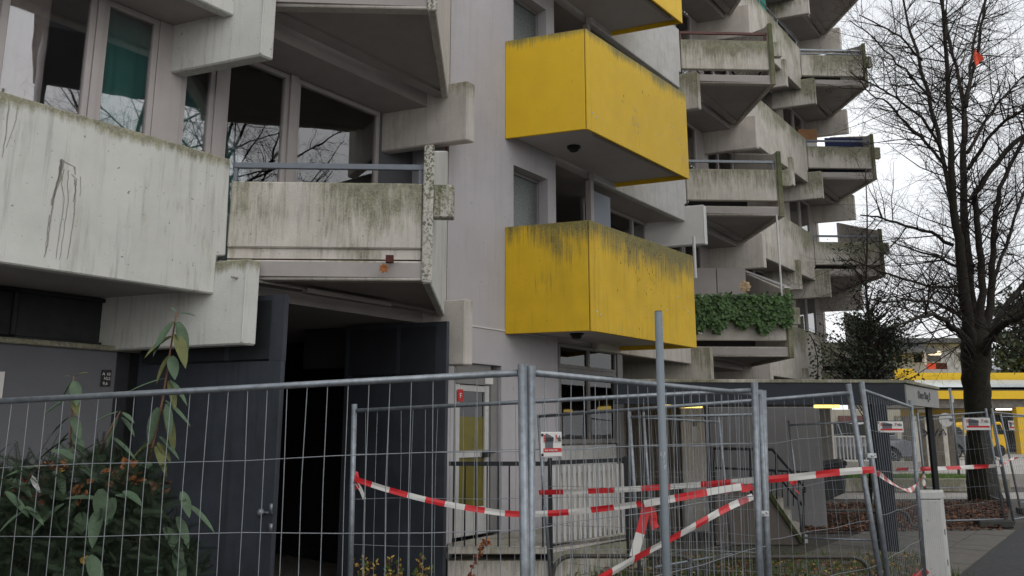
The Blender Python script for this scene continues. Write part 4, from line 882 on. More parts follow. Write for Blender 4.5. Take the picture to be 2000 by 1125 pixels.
# garage wall, board wall
bgbox('beige_garage', mat('beige_wall', (.36, .34, .28), .85, .05, 2, .05), 1560, 800, 1760, 850, 36, 4, None, zmin=.3); tag(bpy.data.objects['beige_garage'], 'beige garage wall behind the parked grey car', 'garage')
f = bgbox('garage_door', BRN, 1640, 812, 1720, 838, 35.9, .1, bpy.data.objects['beige_garage'])
bw = thing('board_wall', P(1820, 888, 29), 'weathered concrete wall of upright boards with dark graffiti left of the tree', 'wall')
xs = [1757+i*9.1 for i in range(12)]
for i, x in enumerate(xs):
    a = P(x, 885, 29); c = P(x+9.1, 812, 29); b = MB(); b.box(V((a.x, 29+random.uniform(0, .03), .35)), V((c.x-a.x-.02, 0, 0)), V((0, .2, 0)), Z(c.z-.35)); b.build('board', CONM if i % 3 == 0 else WOODP, bw)
for pts in (((1803, 838), (1812, 846), (1806, 852), (1816, 842)), ((1820, 840), (1826, 852), (1833, 838)), ((1836, 850), (1842, 838), (1848, 850))):
    b = MB(); b.tube([P(x, y, 28.97) for x, y in pts], .025, 5); b.build('graffiti_stroke', INK, bw)
# round sign on a post
rs = thing('round_sign', P(1848, 925, 24), 'round white sign seen from the side on a thin post left of the tree', 'sign')
tub('post', [P(1855, 758, 24), V((P(1873, 925, 24).x, 24, .36))], .04, GAL, rs)
c = P(1848, 820, 23.9); b = MB(); b.tube([c, c+V((0, .02, 0))], .21, 28); b.build('sign_disc', SGN, rs); b = MB(); b.box(c+V((.1, -.01, -.05)), V((.1, 0, 0)), V((0, .01, 0)), Z(.1)); b.build('sign_mark', SGR, rs)
bgbox('small_sign_plate', SGN, 1859, 773, 1863, 786, 23.8, .02, rs)
# white picket rail
pr = thing('white_railing', P(1612, 905, 25.5), 'white upright bar railing in front of the parked grey car', 'railing')
Yp = 25.5
bgbox('rail', WHT, 1608, 851, 1707, 854, Yp, .05, pr); bgbox('rail', WHT, 1610, 898, 1707, 901, Yp, .05, pr)
for i in range(14): bgbox('picket', WHD, 1611+i*7.2, 854, 1612.7+i*7.2, 898, Yp, .04, pr)
bgbox('kerb_wall', PAVL, 1600, 902, 1800, 916, Yp-.1, .3, None, zmin=.0); tag(bpy.data.objects['kerb_wall'], 'pale low kerb wall below the white railing', 'kerb')
# ---- cars
def carbody(name, prof, roof, x0, Yc, wdt, sc_, m, par, mirror=False):
    # prof: side silhouette (x,z); roof: greenhouse silhouette
    sg_ = -1 if mirror else 1
    b = MB(); o = V((x0, Yc, .40)); 
    def ring(pts, inset0, inset1, zsplit):
        n = len(pts); f = [o+V((sg_*x*sc_, (inset0 if z < zsplit else inset1), z*sc_)) for x, z in pts]; k = [V((p.x, 2*Yc+wdt-p.y, p.z)) for p in f]
        b.add(f+k, [tuple(range(n)), tuple(range(2*n-1, n-1, -1))]+[(i, i+n, (i+1) % n+n, (i+1) % n) for i in range(n)])
    ring(prof, 0, .06, .75); return b
def car(name, x0, Yc, m, mirror, lab, cat='car', suv=True):
    t = thing(name, (x0, Yc, .4), lab, cat); s = -1 if mirror else 1; wdt = 1.85
    prof = [(0.02, .35), (.0, .62), (.06, .88), (.35, .98), (1.15, 1.08), (3.95, 1.12), (4.45, 1.05), (4.62, .9), (4.66, .5), (4.55, .32), (4.15, .28)]
    # rear/front wheel arches cut as polygon arcs
    def arch(cx): return [(cx+.40*math.cos(a), .33+.40*math.sin(a)) for a in [i*PI/8 for i in range(0, 9)]]
    prof += arch(3.72)+[(3.2, .24), (1.5, .24)]+arch(.93)
    prof = [p for p in prof if p[1] >= .2]
    b = carbody(name, prof, None, x0, Yc, wdt, 1, m, t, mirror); b.build('car_body', m, t, bevel=.03)
    o = V((x0, Yc, .4)); g = [(1.10, 1.07), (1.95, 1.50), (2.6, 1.60), (3.6, 1.57), (4.15, 1.42), (4.40, 1.10)]
    b = MB(); ya, yb = .10, .28; n = len(g)
    f = [o+V((s*x, ya+(yb-ya)*(z-1.07)/.53, z)) for x, z in g]; k = [V((p.x, 2*Yc+wdt-p.y, p.z)) for p in f]
    b.add(f+k, [tuple(range(n)), tuple(range(2*n-1, n-1, -1))]+[(i, i+n, (i+1) % n+n, (i+1) % n) for i in range(n)]); b.build('cabin_glass', CGL, t)
    b = MB(); rf = [(1.93, 1.50), (2.6, 1.605), (3.6, 1.575), (4.17, 1.42), (4.20, 1.38), (3.6, 1.53), (2.6, 1.55), (1.95, 1.45)]; f = [o+V((s*x, yb-.04, z+.012)) for x, z in rf]; b.prism(f, V((0, wdt-2*yb+.08, 0))); b.build('roof', m, t, bevel=.02)
    for seg in (((1.12, 1.08), (1.96, 1.5), .04), ((2.55, 1.08), (2.62, 1.58), .05), ((3.55, 1.08), (3.68, 1.56), .07), ((4.3, 1.1), (4.12, 1.45), .09)):
        (xa, za, ), (xb, zb2), ww_ = seg; b = MB()
        for side in (0, 1):
            y0 = ya-.012; y1 = yb-.012; p_ = [o+V((s*xa, y0, za)), o+V((s*xb, y1, zb2)), o+V((s*(xb+ww_), y1, zb2)), o+V((s*(xa+ww_), y0, za))]
            if side: p_ = [V((q.x, 2*Yc+wdt-q.y, q.z)) for q in p_]
            b.prism(p_, V((0, .012, 0)))
        tag(b.build('pillar_trim', m, t), kind='stuff')
    for cx in (.93, 3.72):
        for side in (0, 1):
            yc = Yc-.01 if side == 0 else Yc+wdt-.21; wc = o+V((s*cx, 0, .33)); wc.y = yc
            b = MB(); b.tube([wc, wc+V((0, .22, 0))], .34, 24); wh = b.build('wheel', TYRE, t, bevel=.02)
            b = MB()
            for i in range(10): a = i*PI/5; b.prism([wc+V((math.cos(a-.06)*.05, -.012, math.sin(a-.06)*.05)), wc+V((math.cos(a-.07)*.23, -.012, math.sin(a-.07)*.23)), wc+V((math.cos(a+.07)*.23, -.012, math.sin(a+.07)*.23)), wc+V((math.cos(a+.06)*.05, -.012, math.sin(a+.06)*.05))], V((0, .01, 0)))
            b.tube([wc+V((math.cos(a)*.225, -.01, math.sin(a)*.225)) for a in [i*PI/10 for i in range(21)]], .014, 5); b.build('rim', GAL, wh)
    for zz, xx in ((.86, 4.56), (.84, .03)):
        b = MB(); b.box(o+V((s*xx-(.06 if not mirror else 0), .0, zz-.07)), V((.1, 0, 0)), V((0, .35, 0)), Z(.13)); b.build('headlight' if xx < 1 else 'tail_light', SGN if xx < 1 else SRD, t)
    for xd in (1.55, 2.6, 3.5):
        b = MB(); b.box(o+V((s*xd, -.004, .35)), V((.012, 0, 0)), V((0, .01, 0)), Z(.72)); b.build('door_seam', BLK, t)
    b = MB(); b.box(o+V((s*1.5, -.12, 1.05)), V((.16*s, 0, 0)), V((0, .14, 0)), Z(.13)); b.build('wing_mirror', m, t, bevel=.02)
    b = MB(); b.box(o+V((s*1.4, -.006, .20)), V((s*1.9, 0, 0)), V((0, .02, 0)), Z(.12)); b.build('sill_trim', BLK, t)
    return t
ca = P(1604, 860, 30).x; car('parked_car', ca-.55, 30.0, CARP, False, 'silver grey parked car with its side windows facing the white railing')
car('parked_car', P(1792, 860, 28.2).x, 28.4, mat('car_paint_mid_grey', (.085, .09, .105), .25, .04, 4, 0, metal=.5, spec=.6), True, 'grey parked car with spoked wheels seen behind the ribbed pillar')
# small yellow van
vn = thing('yellow_van', P(1905, 890, 39), 'small yellow van with a large side window standing by the lit arcade', 'van')
Yv = 39; s_ = lambda x, y: P(x, y, Yv)
b = MB(); pts = [s_(1882, 878), s_(1884, 852), s_(1897, 830), s_(1905, 824), s_(1955, 824), s_(1964, 846), s_(1967, 884), s_(1884, 886)]; b.prism(pts, V((0, 1.7, 0))); b.build('van_body', VANY, vn, bevel=.05)
b = MB(); b.prism([s_(1942, 848), s_(1944, 829), s_(1953, 829), s_(1961, 848)], V((0, -.03, 0))); b.build('van_window', CGL, vn)
b = MB(); b.prism([s_(1889, 850), s_(1898, 833), s_(1906, 830), s_(1906, 850)], V((0, -.03, 0))); b.build('van_window', CGL, vn)
for x in (1895, 1952): c = s_(x, 880); b = MB(); b.tube([c-V((0, .03, 0)), c+V((0, .2, 0))], .3, 18); b.build('wheel', TYRE, vn)
car('parked_car', P(1845, 860, 36).x-3.8+.5, 36, DKCAR, False, 'dark parked car mostly hidden behind the board wall and trunk')

# ================================================================== TREES
def jitter(k): return V((random.uniform(-k, k), random.uniform(-k, k), random.uniform(-k, k)))
def polyline(p, d, L_, n, wig, lift):
    pts = [V(p)]; d = V(d).normalized()
    for i in range(n):
        d = (d+jitter(wig)+V((0, 0, lift))).normalized(); pts.append(pts[-1]+d*L_/n)
    return pts
def at(pts, t):
    x = t*(len(pts)-1); i = min(int(x), len(pts)-2); return pts[i].lerp(pts[i+1], x-i), (pts[i+1]-pts[i]).normalized()
def rec(pts, r0, r1, depth, out, dens, ln, tips, lift=.02, tlo=.12):
    tot = sum((pts[i+1]-pts[i]).length for i in range(len(pts)-1)); n = max(2, int(tot*dens[depth]))
    for j in range(n):
        t = random.uniform(tlo, 1); p, d = at(pts, t); r = (r0+(r1-r0)*t)
        a = random.uniform(0, 2*PI); o = d.orthogonal().normalized(); o.rotate(Matrix.Rotation(a, 3, d))
        nd = (d*random.uniform(.25, .8)+o*random.uniform(.6, 1.1)+V((0, 0, .12))).normalized()
        if abs(nd.z) > .75 and random.random() < .5: nd.z *= .5
        L2 = ln[depth]*random.uniform(.45, 1.15)*(1.12-.65*t); rr = max(.0032, min(r*.55, ln[depth]*.0075))
        q = polyline(p, nd, L2, 5 if depth == 0 else 4, .16, lift if depth == 0 else .05); rs = [rr*(1-.78*k/(len(q)-1)) for k in range(len(q))]
        out[depth+1 if depth+1 < len(out) else -1].append((q, rs))
        if depth+1 < len(dens): rec(q, rr, rr*.25, depth+1, out, dens, ln, tips)
        else: tips.append((q[-1], (q[-1]-q[-2]).normalized()))
def emit(lst, m, name, par, n, kind='stuff'):
    b = MB()
    for q, rs in lst: b.tube(q, rs, n, cap=False)
    o = b.build(name, m, par, smooth=(n > 4))
    if kind: tag(o, kind=kind)
    return o
def bare_tree(limbs, Y, lab, dens=(4.4, 5.2, 5.2), ln=(2.6, 1.15, .6), yspread=1.0, loc=None, leafy=0):
    base = P(*limbs[0][0][:2], Y) if loc is None else V(loc)
    t = thing('bare_tree', (base.x, base.y, 0), lab, 'tree'); out = [[], [], [], []]; tips = []
    for li, L_ in enumerate(limbs):
        dy = random.uniform(-1, 1)*yspread if li else 0; dy = dy if li != 0 else 0
        pts = []; rs = []
        for i, (x, y, r) in enumerate(L_):
            if loc is None: p = P(x, y, Y+dy*i/max(1, len(L_)-1)*(1.6)); 
            else: p = V((x, y, r[1])) if isinstance(r, tuple) else None
            pts.append(p); rs.append(r*(.83 if li == 0 else .62)/FPX*Y)
        sm = []; sr_ = []
        for i in range(len(pts)-1):
            for k in range(3): f = k/3; sm.append(pts[i].lerp(pts[i+1], f)+(jitter(.03) if li else V((0, 0, 0)))); sr_.append(rs[i]+(rs[i+1]-rs[i])*f)
        sm.append(pts[-1]); sr_.append(rs[-1])
        if li == 0:
            b = MB(); b.tube(sm, sr_, 20); o = b.build('trunk', BARKM, t, smooth=True)
            dm = o.modifiers.new('s', 'SUBSURF'); dm.levels = dm.render_levels = 1
            tx = bpy.data.textures.new('barkd', 'CLOUDS'); tx.noise_scale = .35; d2 = o.modifiers.new('d', 'DISPLACE'); d2.texture = tx; d2.strength = .12; d2.texture_coords = 'LOCAL'
        else:
            b = MB(); b.tube(sm, sr_, 9); b.build('limb', BARK, t, smooth=True)
            rec(sm, sr_[0], sr_[-1], 0, out, dens, ln, tips, tlo=.10)
    emit(out[1], BARK, 'branches', t, 5); emit(out[2], TWIG, 'twigs', t, 3); emit(out[3], TWIG, 'twigs', t, 3)
    b = MB()
    for p, d in random.sample(tips, min(len(tips), 380)): b.leaf(p, d+V((0, 0, -.8)), jitter(1), .06, .03)
    tag(b.build('dead_leaves', LFB, t), kind='stuff'); return t
limbs = [
 [(1926, 985, 40), (1920, 965, 33), (1914, 900, 27), (1911, 830, 26), (1908, 760, 29), (1906, 700, 33), (1907, 660, 31), (1909, 625, 18), (1911, 600, 8)],
 [(1902, 715, 17), (1896, 660, 19), (1887, 600, 17), (1878, 520, 15), (1868, 440, 12), (1860, 350, 10), (1856, 260, 8.5), (1852, 170, 7), (1845, 80, 5.5), (1838, -10, 4.5), (1832, -110, 3)],
 [(1905, 715, 16), (1903, 650, 17), (1894, 560, 14), (1884, 450, 13), (1881, 350, 11), (1884, 260, 9), (1886, 200, 8), (1905, 120, 6), (1916, 60, 5), (1928, -20, 4), (1940, -120, 3)],
 [(1909, 715, 15), (1913, 650, 15), (1918, 570, 11), (1914, 480, 10), (1908, 430, 9), (1905, 380, 9), (1935, 330, 8), (1965, 295, 8), (2005, 260, 7), (2060, 210, 5)],
 [(1911, 715, 15), (1921, 660, 16), (1933, 600, 12), (1938, 520, 10), (1942, 440, 8), (1952, 370, 7), (1985, 300, 6), (2020, 230, 5), (2050, 150, 4)],
 [(1915, 705, 14), (1930, 668, 13), (1955, 638, 11), (1985, 622, 9), (2030, 596, 7), (2080, 560, 5)],
 [(1914, 700, 14), (1930, 650, 13), (1962, 600, 9), (2000, 555, 8), (2050, 500, 6), (2090, 430, 4)],
 [(1902, 700, 13), (1890, 665, 11), (1868, 645, 9), (1848, 628, 7), (1820, 615, 5), (1780, 625, 4), (1740, 640, 2.5)],
 [(1862, 400, 7), (1845, 330, 7), (1832, 260, 7), (1815, 190, 6.5), (1800, 140, 6), (1785, 80, 5), (1768, 30, 4), (1755, -40, 3)],
 [(1884, 280, 7), (1880, 200, 6), (1868, 130, 5.5), (1850, 60, 5), (1840, 0, 4), (1835, -70, 3)],
 [(1886, 210, 6), (1895, 150, 5), (1900, 90, 5), (1915, 30, 4), (1940, -40, 3)],
 [(1860, 480, 6), (1820, 455, 5), (1770, 440, 4), (1715, 425, 3), (1680, 420, 2)],
 [(1868, 560, 5), (1820, 560, 4), (1760, 545, 3.5), (1700, 520, 2.5), (1660, 505, 2)],
 [(1850, 330, 5), (1810, 280, 4.5), (1770, 240, 4), (1735, 200, 3), (1700, 185, 2), (1675, 150, 1.6)],
 [(1838, 290, 5), (1800, 230, 4), (1750, 190, 3.2), (1715, 170, 2.5), (1660, 140, 1.8)],
 [(1890, 330, 7), (1930, 270, 5), (1965, 235, 5), (2000, 215, 4), (2050, 190, 3)],
 [(1890, 300, 6), (1925, 235, 5), (1960, 190, 4), (2000, 150, 3), (2040, 120, 2)],
 [(1825, 200, 4), (1780, 150, 3.2), (1740, 110, 2.5), (1700, 70, 2), (1660, 40, 1.5)],
 [(1800, 120, 4), (1760, 70, 3), (1720, 50, 2.4), (1680, 30, 1.8)],
 [(1865, 610, 5), (1825, 590, 4), (1770, 585, 3), (1720, 590, 2)],
 [(1868, 520, 5), (1830, 500, 4), (1790, 490, 3), (1740, 470, 2)],
 [(1935, 560, 6), (1965, 480, 5), (1990, 400, 4), (2020, 330, 3)],
]
bt = bare_tree(limbs, 19.8, 'big bare beech tree with a dark mossy trunk dividing into upswept limbs at the right', yspread=2.0)
# bird nest, cloth
b = MB(); c = P(1919, 520, 19.5)
for i in range(160): a = random.uniform(0, 6.28); r_ = random.uniform(.05, .26); q = c+V((math.cos(a)*r_, math.sin(a)*r_, random.uniform(-.2, .12))); b.tube([q, q+V((random.uniform(-.18, .18), random.uniform(-.18, .18), random.uniform(-.06, .06)))], .008, 3, cap=False)
tag(b.build('bird_nest', TWIG), 'dark twig nest in the fork of the big bare tree', 'nest', kind='stuff')
b = MB(); c = P(1905, 92, 19.2); pts = [(0, 0), (.05, -.12), (.14, -.28), (.20, -.36), (.08, -.42), (.02, -.48), (-.05, -.56), (-.06, -.25)]
vs = [c+V((x, .05*math.sin(i*2.1), z)) for i, (x, z) in enumerate(pts)]; b.prism(vs, V((.01, .015, 0))); tag(b.build('cloth_scrap', FLAG), 'orange cloth scrap caught high up in the bare tree', 'cloth')
# smaller evergreen tree behind the canopy
def leafy(nm, base, top, crown, n, lab, m, leaf=.09, r=.05, blobs=None, dens=9):
    t = thing(nm, (base.x, base.y, 0), lab, 'tree'); q = [base.lerp(top, i/8)+(jitter(.05) if 0 < i < 8 else V((0, 0, 0))) for i in range(9)]
    b = MB(); b.tube(q, [r*(1-.8*i/8) for i in range(9)], 8); b.build('trunk', BARK, t, smooth=True)
    b = MB(); tw = MB()
    for (c, rad, k) in blobs:
        c = V(c)
        for i in range(k):
            d = jitter(1).normalized()*rad*random.random()**.45; d.z *= .8; p = c+d
            f, _ = at(q, min(.95, max(.05, (p.z-base.z)/(top.z-base.z+.01)-.1)))
            m1 = f.lerp(p, .5)+Z(.12*rad)+jitter(.1); tw.tube([f, m1, p], [.018, .009, .003], 3, cap=False)
            for j in range(dens):
                s = random.random(); e = m1.lerp(p, s)+jitter(.12); b.leaf(e, jitter(1)+V((0, 0, -.2)), jitter(1)+Z(.6), leaf*random.uniform(.6, 1.2), leaf*.5)
    tag(tw.build('branches', TWIG, t), kind='stuff'); tag(b.build('leaves', m, t), kind='stuff'); return t
Ye = 18.5
bb0 = P(1690, 880, Ye); bb0.z = 0
bl_ = [(P(x, y, Ye+dy), r_, k) for x, y, r_, k, dy in ((1625, 650, .45, 40, 0), (1680, 735, .8, 90, .2), (1760, 730, .6, 50, .2), (1720, 665, .6, 60, .1), (1650, 680, .6, 60, -.2), (1650, 650, .55, 50, 0), (1690, 690, .75, 95, .2), (1735, 700, .6, 60, -.3), (1640, 710, .5, 40, .3), (1720, 735, .7, 70, 0), (1665, 620, .4, 22, 0), (1745, 650, .6, 26, .3), (1790, 655, .6, 16, 0), (1770, 610, .5, 12, -.3), (1700, 560, .5, 10, 0), (1650, 480, .5, 8, 0), (1700, 610, .45, 16, 0), (1610, 700, .3, 12, 0), (1760, 570, .4, 10, 0))]
leafy('evergreen_tree', bb0, P(1690, 330, Ye), None, 0, 'slim tree with dark evergreen leaves growing behind the entrance canopy', HOL, blobs=[(c_, r_*(1.3 if k_ > 30 else 1.1), int(k_*(.40 if k_ > 30 else 1.5))) for c_, r_, k_ in bl_], r=.055, dens=9)
lw_ = thing('bare_sapling', P(1596, 745, 17.0), 'thin leafy shoot rising above the canopy left of the evergreen tree', 'plant')
b = MB(); b.tube([P(1598, 750, 17), P(1597, 700, 17), P(1590, 670, 17), P(1583, 655, 17)], .012, 5); b.build('stem', TWIG, lw_)
b = MB()
for i in range(90): q = P(random.uniform(1578, 1612), random.uniform(655, 745), 17+random.uniform(-.2, .2)); b.leaf(q, jitter(1), jitter(1), .08, .05)
tag(b.build('leaves', HOL, lw_), kind='stuff')
# far evergreen mass and bushes
fe = [(P(x, y, 52), r_, k) for x, y, r_, k in ((1990, 640, 3.2, 120), (1975, 680, 2.2, 70), (2040, 620, 3.6, 100), (1985, 600, 1.6, 30), (1965, 705, 1.2, 30), (2100, 640, 3.5, 60))]
leafy('pine_tree', V((P(1995, 700, 52).x, 52, 0)), P(2000, 570, 52), None, 0, 'dark green pine far behind at the right edge above the yellow shops', HOL, leaf=.35, blobs=fe, r=.3, dens=12)
# trees behind the viewer's right shoulder: real, seen mirrored in the window panes
def generic_tree(x, y, h, lab, seed):
    random.seed(seed); t = thing('bare_tree', (x, y, 0), lab, 'tree', 'bare trees across the lane mirrored in the windows'); out = [[], [], [], []]; tips = []
    tr = polyline(V((x, y, -.1)), V((0, 0, 1)), h*.9, 8, .05, .05); rs = [.15*(1-.85*i/8)+.02 for i in range(9)]
    b = MB(); b.tube(tr, rs, 10); b.build('trunk', BARK, t, smooth=True)
    for i in range(26):
        p, d = at(tr, random.uniform(.16, .9)); a = random.uniform(0, 6.28); q = polyline(p, V((math.cos(a), math.sin(a), random.uniform(.3, 1.2))), h*.42, 7, .12, .04); r2 = [.05*(1-.8*k/7) for k in range(8)]
        b = MB(); b.tube(q, r2, 6); b.build('limb', BARK, t, smooth=True); rec(q, .045, .010, 0, out, (3.0, 3.6, 3.0), (2.0, .95, .5), tips)
    emit(out[1], BARK, 'branches', t, 4); emit(out[2], TWIG, 'twigs', t, 3); emit(out[3], TWIG, 'twigs', t, 3)
    random.seed(11); return t
t1 = generic_tree(15.0, 1.5, 15, 'bare tree across the lane, nearest of those mirrored in the left windows', 3)
def copytree(o, loc, rot, lab, sc=1):
    c = o.copy(); C.objects.link(c); c.location = loc; c.rotation_euler = (0, 0, rot); c.scale = (sc, sc, sc); c['label'] = lab
    for ch in list(o.children): d = ch.copy(); C.objects.link(d); d.parent = c
    return c
copytree(t1, (16.5, 5.5, 0), 2.0, 'bare tree across the lane, right hand one of those mirrored in the windows', 1.05)
copytree(t1, (15.5, -3.0, 0), 4.1, 'bare tree across the lane, left hand one of those mirrored in the windows', 1.0)
copytree(t1, (21, 2.0, 0), 5.3, 'bare tree across the lane, farthest of those mirrored in the windows', 1.25)
shf = thing('reflection_blocker', (5.2, 5, 0), 'added dark roof slab on steel posts, out of view, mirrored as a dark shape in the windows', 'roof')  # unseen slab added to darken the sky mirrored in the panes
b = MB(); b.prism([(3.08, 3.33, 9), (5.87, 2.34, 9), (7.6, 11.3, 9), (4.9, 11.6, 9)], Z(.3)); b.build('roof_slab', DST, shf)  # slab of the added, unseen reflection blocker
for x, y in ((3.3, 3.45), (5.7, 2.6), (6.95, 7.6)): tub('post', [V((x, y, 0)), V((x, y, 9))], .06, GAL, shf)  # posts of the added, unseen reflection blocker

# ================================================================== PLANTS IN FRONT
vb = thing('viburnum_shrub', P(200, 1125, 4.6), 'tall shrub with big drooping leathery leaves behind the near fence at lower left', 'shrub')
def vleaf(p, d, L_, w_, m):
    b = MB(); d = V(d).normalized(); up = V((0, -.35, 1)); x = d.cross(up).normalized(); u = x.cross(d); n = 7; vs = []
    droop = random.uniform(.1, .3)
    for i in range(n+1):
        t = i/n; w2 = w_*.5*math.sin(PI*min(1, t*.92+.06))**.75*(1-.25*t) if i < n else .001
        c = V(p)+d*L_*t-Z(droop*L_*t*t); vs += [c-x*w2+u*w2*.35, c-x*w2*.5+u*w2*.10, c, c+x*w2*.5+u*w2*.10, c+x*w2+u*w2*.35]
    f = []
    for i in range(n):
        for k in range(4): f.append((i*5+k, i*5+k+1, i*5+k+6, i*5+k+5))
    b.add(vs, f); o = b.build('leaf', m, vb, smooth=True, origin=p); return o
def stem(pts, Y_, r, lv):
    q = [P(x, y, Y_) for x, y in pts]; b = MB(); b.tube(q, [r*(1-.5*i/(len(q)-1)) for i in range(len(q))], 8); b.build('stem', STEMM, vb, smooth=True)
    for (x, y, dx, dy, Lp, wp) in lv:
        sc2 = Y_/FPX; p = P(x, y, Y_); b = MB(); d = V((dx, random.uniform(-.45, .25), -dy)); vleaf(p+d.normalized()*.012, d, Lp*sc2*1.08, wp*sc2*1.1, VIB if random.random() < .6 else VIBO)
stem([(290, 905), (300, 860), (318, 780), (330, 700), (345, 610)], 4.45, .009, [
 (345, 612, -.5, -.6, 16, 8), (346, 612, 1, -.0, 34, 10), (343, 625, -.5, 1, 60, 26), (345, 625, .35, 1, 58, 26), (341, 655, -.8, .6, 52, 24), (343, 650, .6, .9, 60, 24),
 (335, 690, -.45, 1, 52, 26), (334, 692, .45, 1, 46, 22), (326, 738, -1, .35, 66, 10), (329, 740, .8, .7, 50, 12), (329, 740, .4, 1, 46, 16), (312, 792, -.2, 1, 60, 32), (318, 795, .3, 1, 66, 26), (320, 780, .9, .7, 60, 12),
 (325, 785, .35, 1, 50, 16), (302, 862, -.8, .6, 42, 22), (304, 862, .6, .8, 40, 20), (302, 868, .7, 1, 52, 16), (308, 850, .9, .9, 50, 14)])
stem([(283, 910), (296, 868), (308, 835)], 4.45, .007, [])
stem([(137, 900), (140, 820), (144, 735)], 4.5, .007, [(144, 736, .8, -.35, 24, 9), (143, 738, -.4, -.2, 12, 5), (142, 742, -.5, 1, 42, 20), (144, 742, .5, 1, 40, 22), (141, 775, -1, .65, 52, 16), (141, 775, .6, 1, 34, 14), (139, 812, -.8, .7, 40, 18), (140, 812, .7, .9, 38, 18), (138, 842, -.7, .8, 42, 20), (139, 845, .8, .7, 46, 18), (137, 855, -1, .5, 60, 18), (137, 870, .2, 1, 36, 20)])
stem([(190, 895), (210, 850), (235, 803)], 4.35, .006, [(235, 803, -1, .4, 44, 12), (236, 804, 1, .5, 34, 10), (233, 810, -.3, 1, 46, 20), (234, 812, .8, .9, 36, 14), (214, 850, .9, .7, 56, 12), (210, 856, -.8, .3, 60, 10)])
for (x, y, dx, dy, Lp, wp, Y_) in ((125, 985, -.8, .75, 60, 24, 3.95), (127, 975, 1, -.1, 68, 18, 3.95), (197, 955, .1, .9, 46, 28, 3.9), (197, 992, -.1, 1, 56, 30, 3.9), (222, 972, 0, 1, 42, 24, 3.95), (225, 968, 1, .1, 40, 16, 3.95), (150, 985, -.1, .2, 24, 26, 4.0), (105, 920, .7, 1, 40, 20, 4.0),
  (45, 1000, -.9, .8, 44, 18, 3.9), (10, 960, .9, .7, 60, 16, 3.9), (50, 990, .9, .4, 48, 12, 3.9), (195, 905, -.8, .6, 46, 20, 4.1), (150, 910, 1, .3, 50, 14, 4.0), (85, 910, -.9, .2, 60, 20, 4.1), (100, 880, .8, .1, 60, 22, 4.1), (205, 935, .2, -.6, 16, 18, 4.0), (265, 905, 1, .1, 40, 22, 4.2),
  (175, 1085, .7, 1, 56, 26, 3.85), (345, 1010, .6, 1, 46, 20, 4.1), (320, 1030, .8, .9, 60, 26, 4.1), (340, 1075, .5, 1, 56, 22, 4.1), (355, 960, .6, 1, 46, 18, 4.1), (365, 985, .9, .6, 60, 14, 4.1), (60, 945, -1, .2, 60, 18, 4.0), (20, 935, .8, .4, 50, 16, 4.0), (160, 1000, .1, 1, 32, 26, 4.0), (150, 1030, -.2, 1, 44, 30, 4.1), (240, 960, .8, .3, 42, 18, 3.95)):
    vleaf(P(x, y, Y_), (dx, random.uniform(-.4, .1), -dy), Lp*Y_/FPX*1.1, wp*Y_/FPX*1.15, VIB)
# yew hedge
hd = thing('yew_hedge', P(150, 1125, 4.7), 'dark green yew bush with autumn leaves caught in its top at lower left', 'bush')
b = MB(); st_ = MB()
def htop(x): return 905+18*math.sin(x*.021)+10*math.sin(x*.06) + (max(0, x-250)**1.4)*.17
for i in range(2300):
    x = random.uniform(-80, 395); y0 = htop(x); y = y0+ (1200-y0)*random.random()**1.1; Y_ = random.uniform(4.15, 5.0)-.25*math.cos((x-150)/200)
    if x < 330 or random.random() < .6:
        p = P(x, y, Y_); d = V((random.uniform(-1, 1), -random.random()*1.0, random.uniform(-.1, 1.0))).normalized(); L_ = random.uniform(.10, .19); s_d = d.orthogonal().normalized(); s_d.rotate(Matrix.Rotation(random.uniform(0, 6.28), 3, d))
        st_.tube([p, p+d*L_], .0012, 3, cap=False); n = 22
        for k in range(n):
            q = p+d*L_*(k+.5)/n
            for sg_ in (-1, 1):
                e = (s_d*sg_+d*.55).normalized(); w2 = d.cross(e).normalized().cross(e)*.0022; ll = .027*(1.1-.6*k/n); b.add([q-w2, q+w2, q+e*ll], [(0, 1, 2)])
for i in range(14):
    x = random.choice([random.uniform(-20, 110), random.uniform(190, 380)]); y = htop(x)+8; p = P(x, y, 4.5); d = V((random.uniform(-.6, .6), 0, 1)).normalized(); L_ = random.uniform(.08, .30); st_.tube([p, p+d*L_*.5+jitter(.01), p+d*L_+jitter(.03)], .0016, 3, cap=False)
    for k in range(int(L_*90)): q = p+d*L_*k/(L_*90); e = V((random.choice([-1, 1]), random.uniform(-.4, .4), .6)).normalized(); b.add([q-V((0, 0, .0015)), q+V((0, 0, .0015)), q+e*.016], [(0, 1, 2)])
tag(b.build('needles', YEW, hd), kind='stuff'); tag(st_.build('twigs', TWIG, hd), kind='stuff')
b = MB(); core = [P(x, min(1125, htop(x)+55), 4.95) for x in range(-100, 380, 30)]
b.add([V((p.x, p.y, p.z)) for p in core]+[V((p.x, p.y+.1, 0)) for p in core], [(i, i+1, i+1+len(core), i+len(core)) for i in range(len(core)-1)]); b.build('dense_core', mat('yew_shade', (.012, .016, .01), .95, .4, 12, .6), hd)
def litter(cx, cy, n, sx, sy, Y_, ms, sz=.055, nm='caught_leaves', lab=''):
    b = MB()
    for i in range(n):
        p = P(cx+random.gauss(0, sx), cy+random.gauss(0, sy), Y_+random.uniform(-.08, .08)); b.leaf(p, jitter(1), V((random.uniform(-.6, .6), -1, .7)), sz*random.uniform(.6, 1.3), sz*.7, random.randrange(len(ms)), fold=.3)
    o = b.build(nm, ms, hd); return tag(o, kind='stuff')
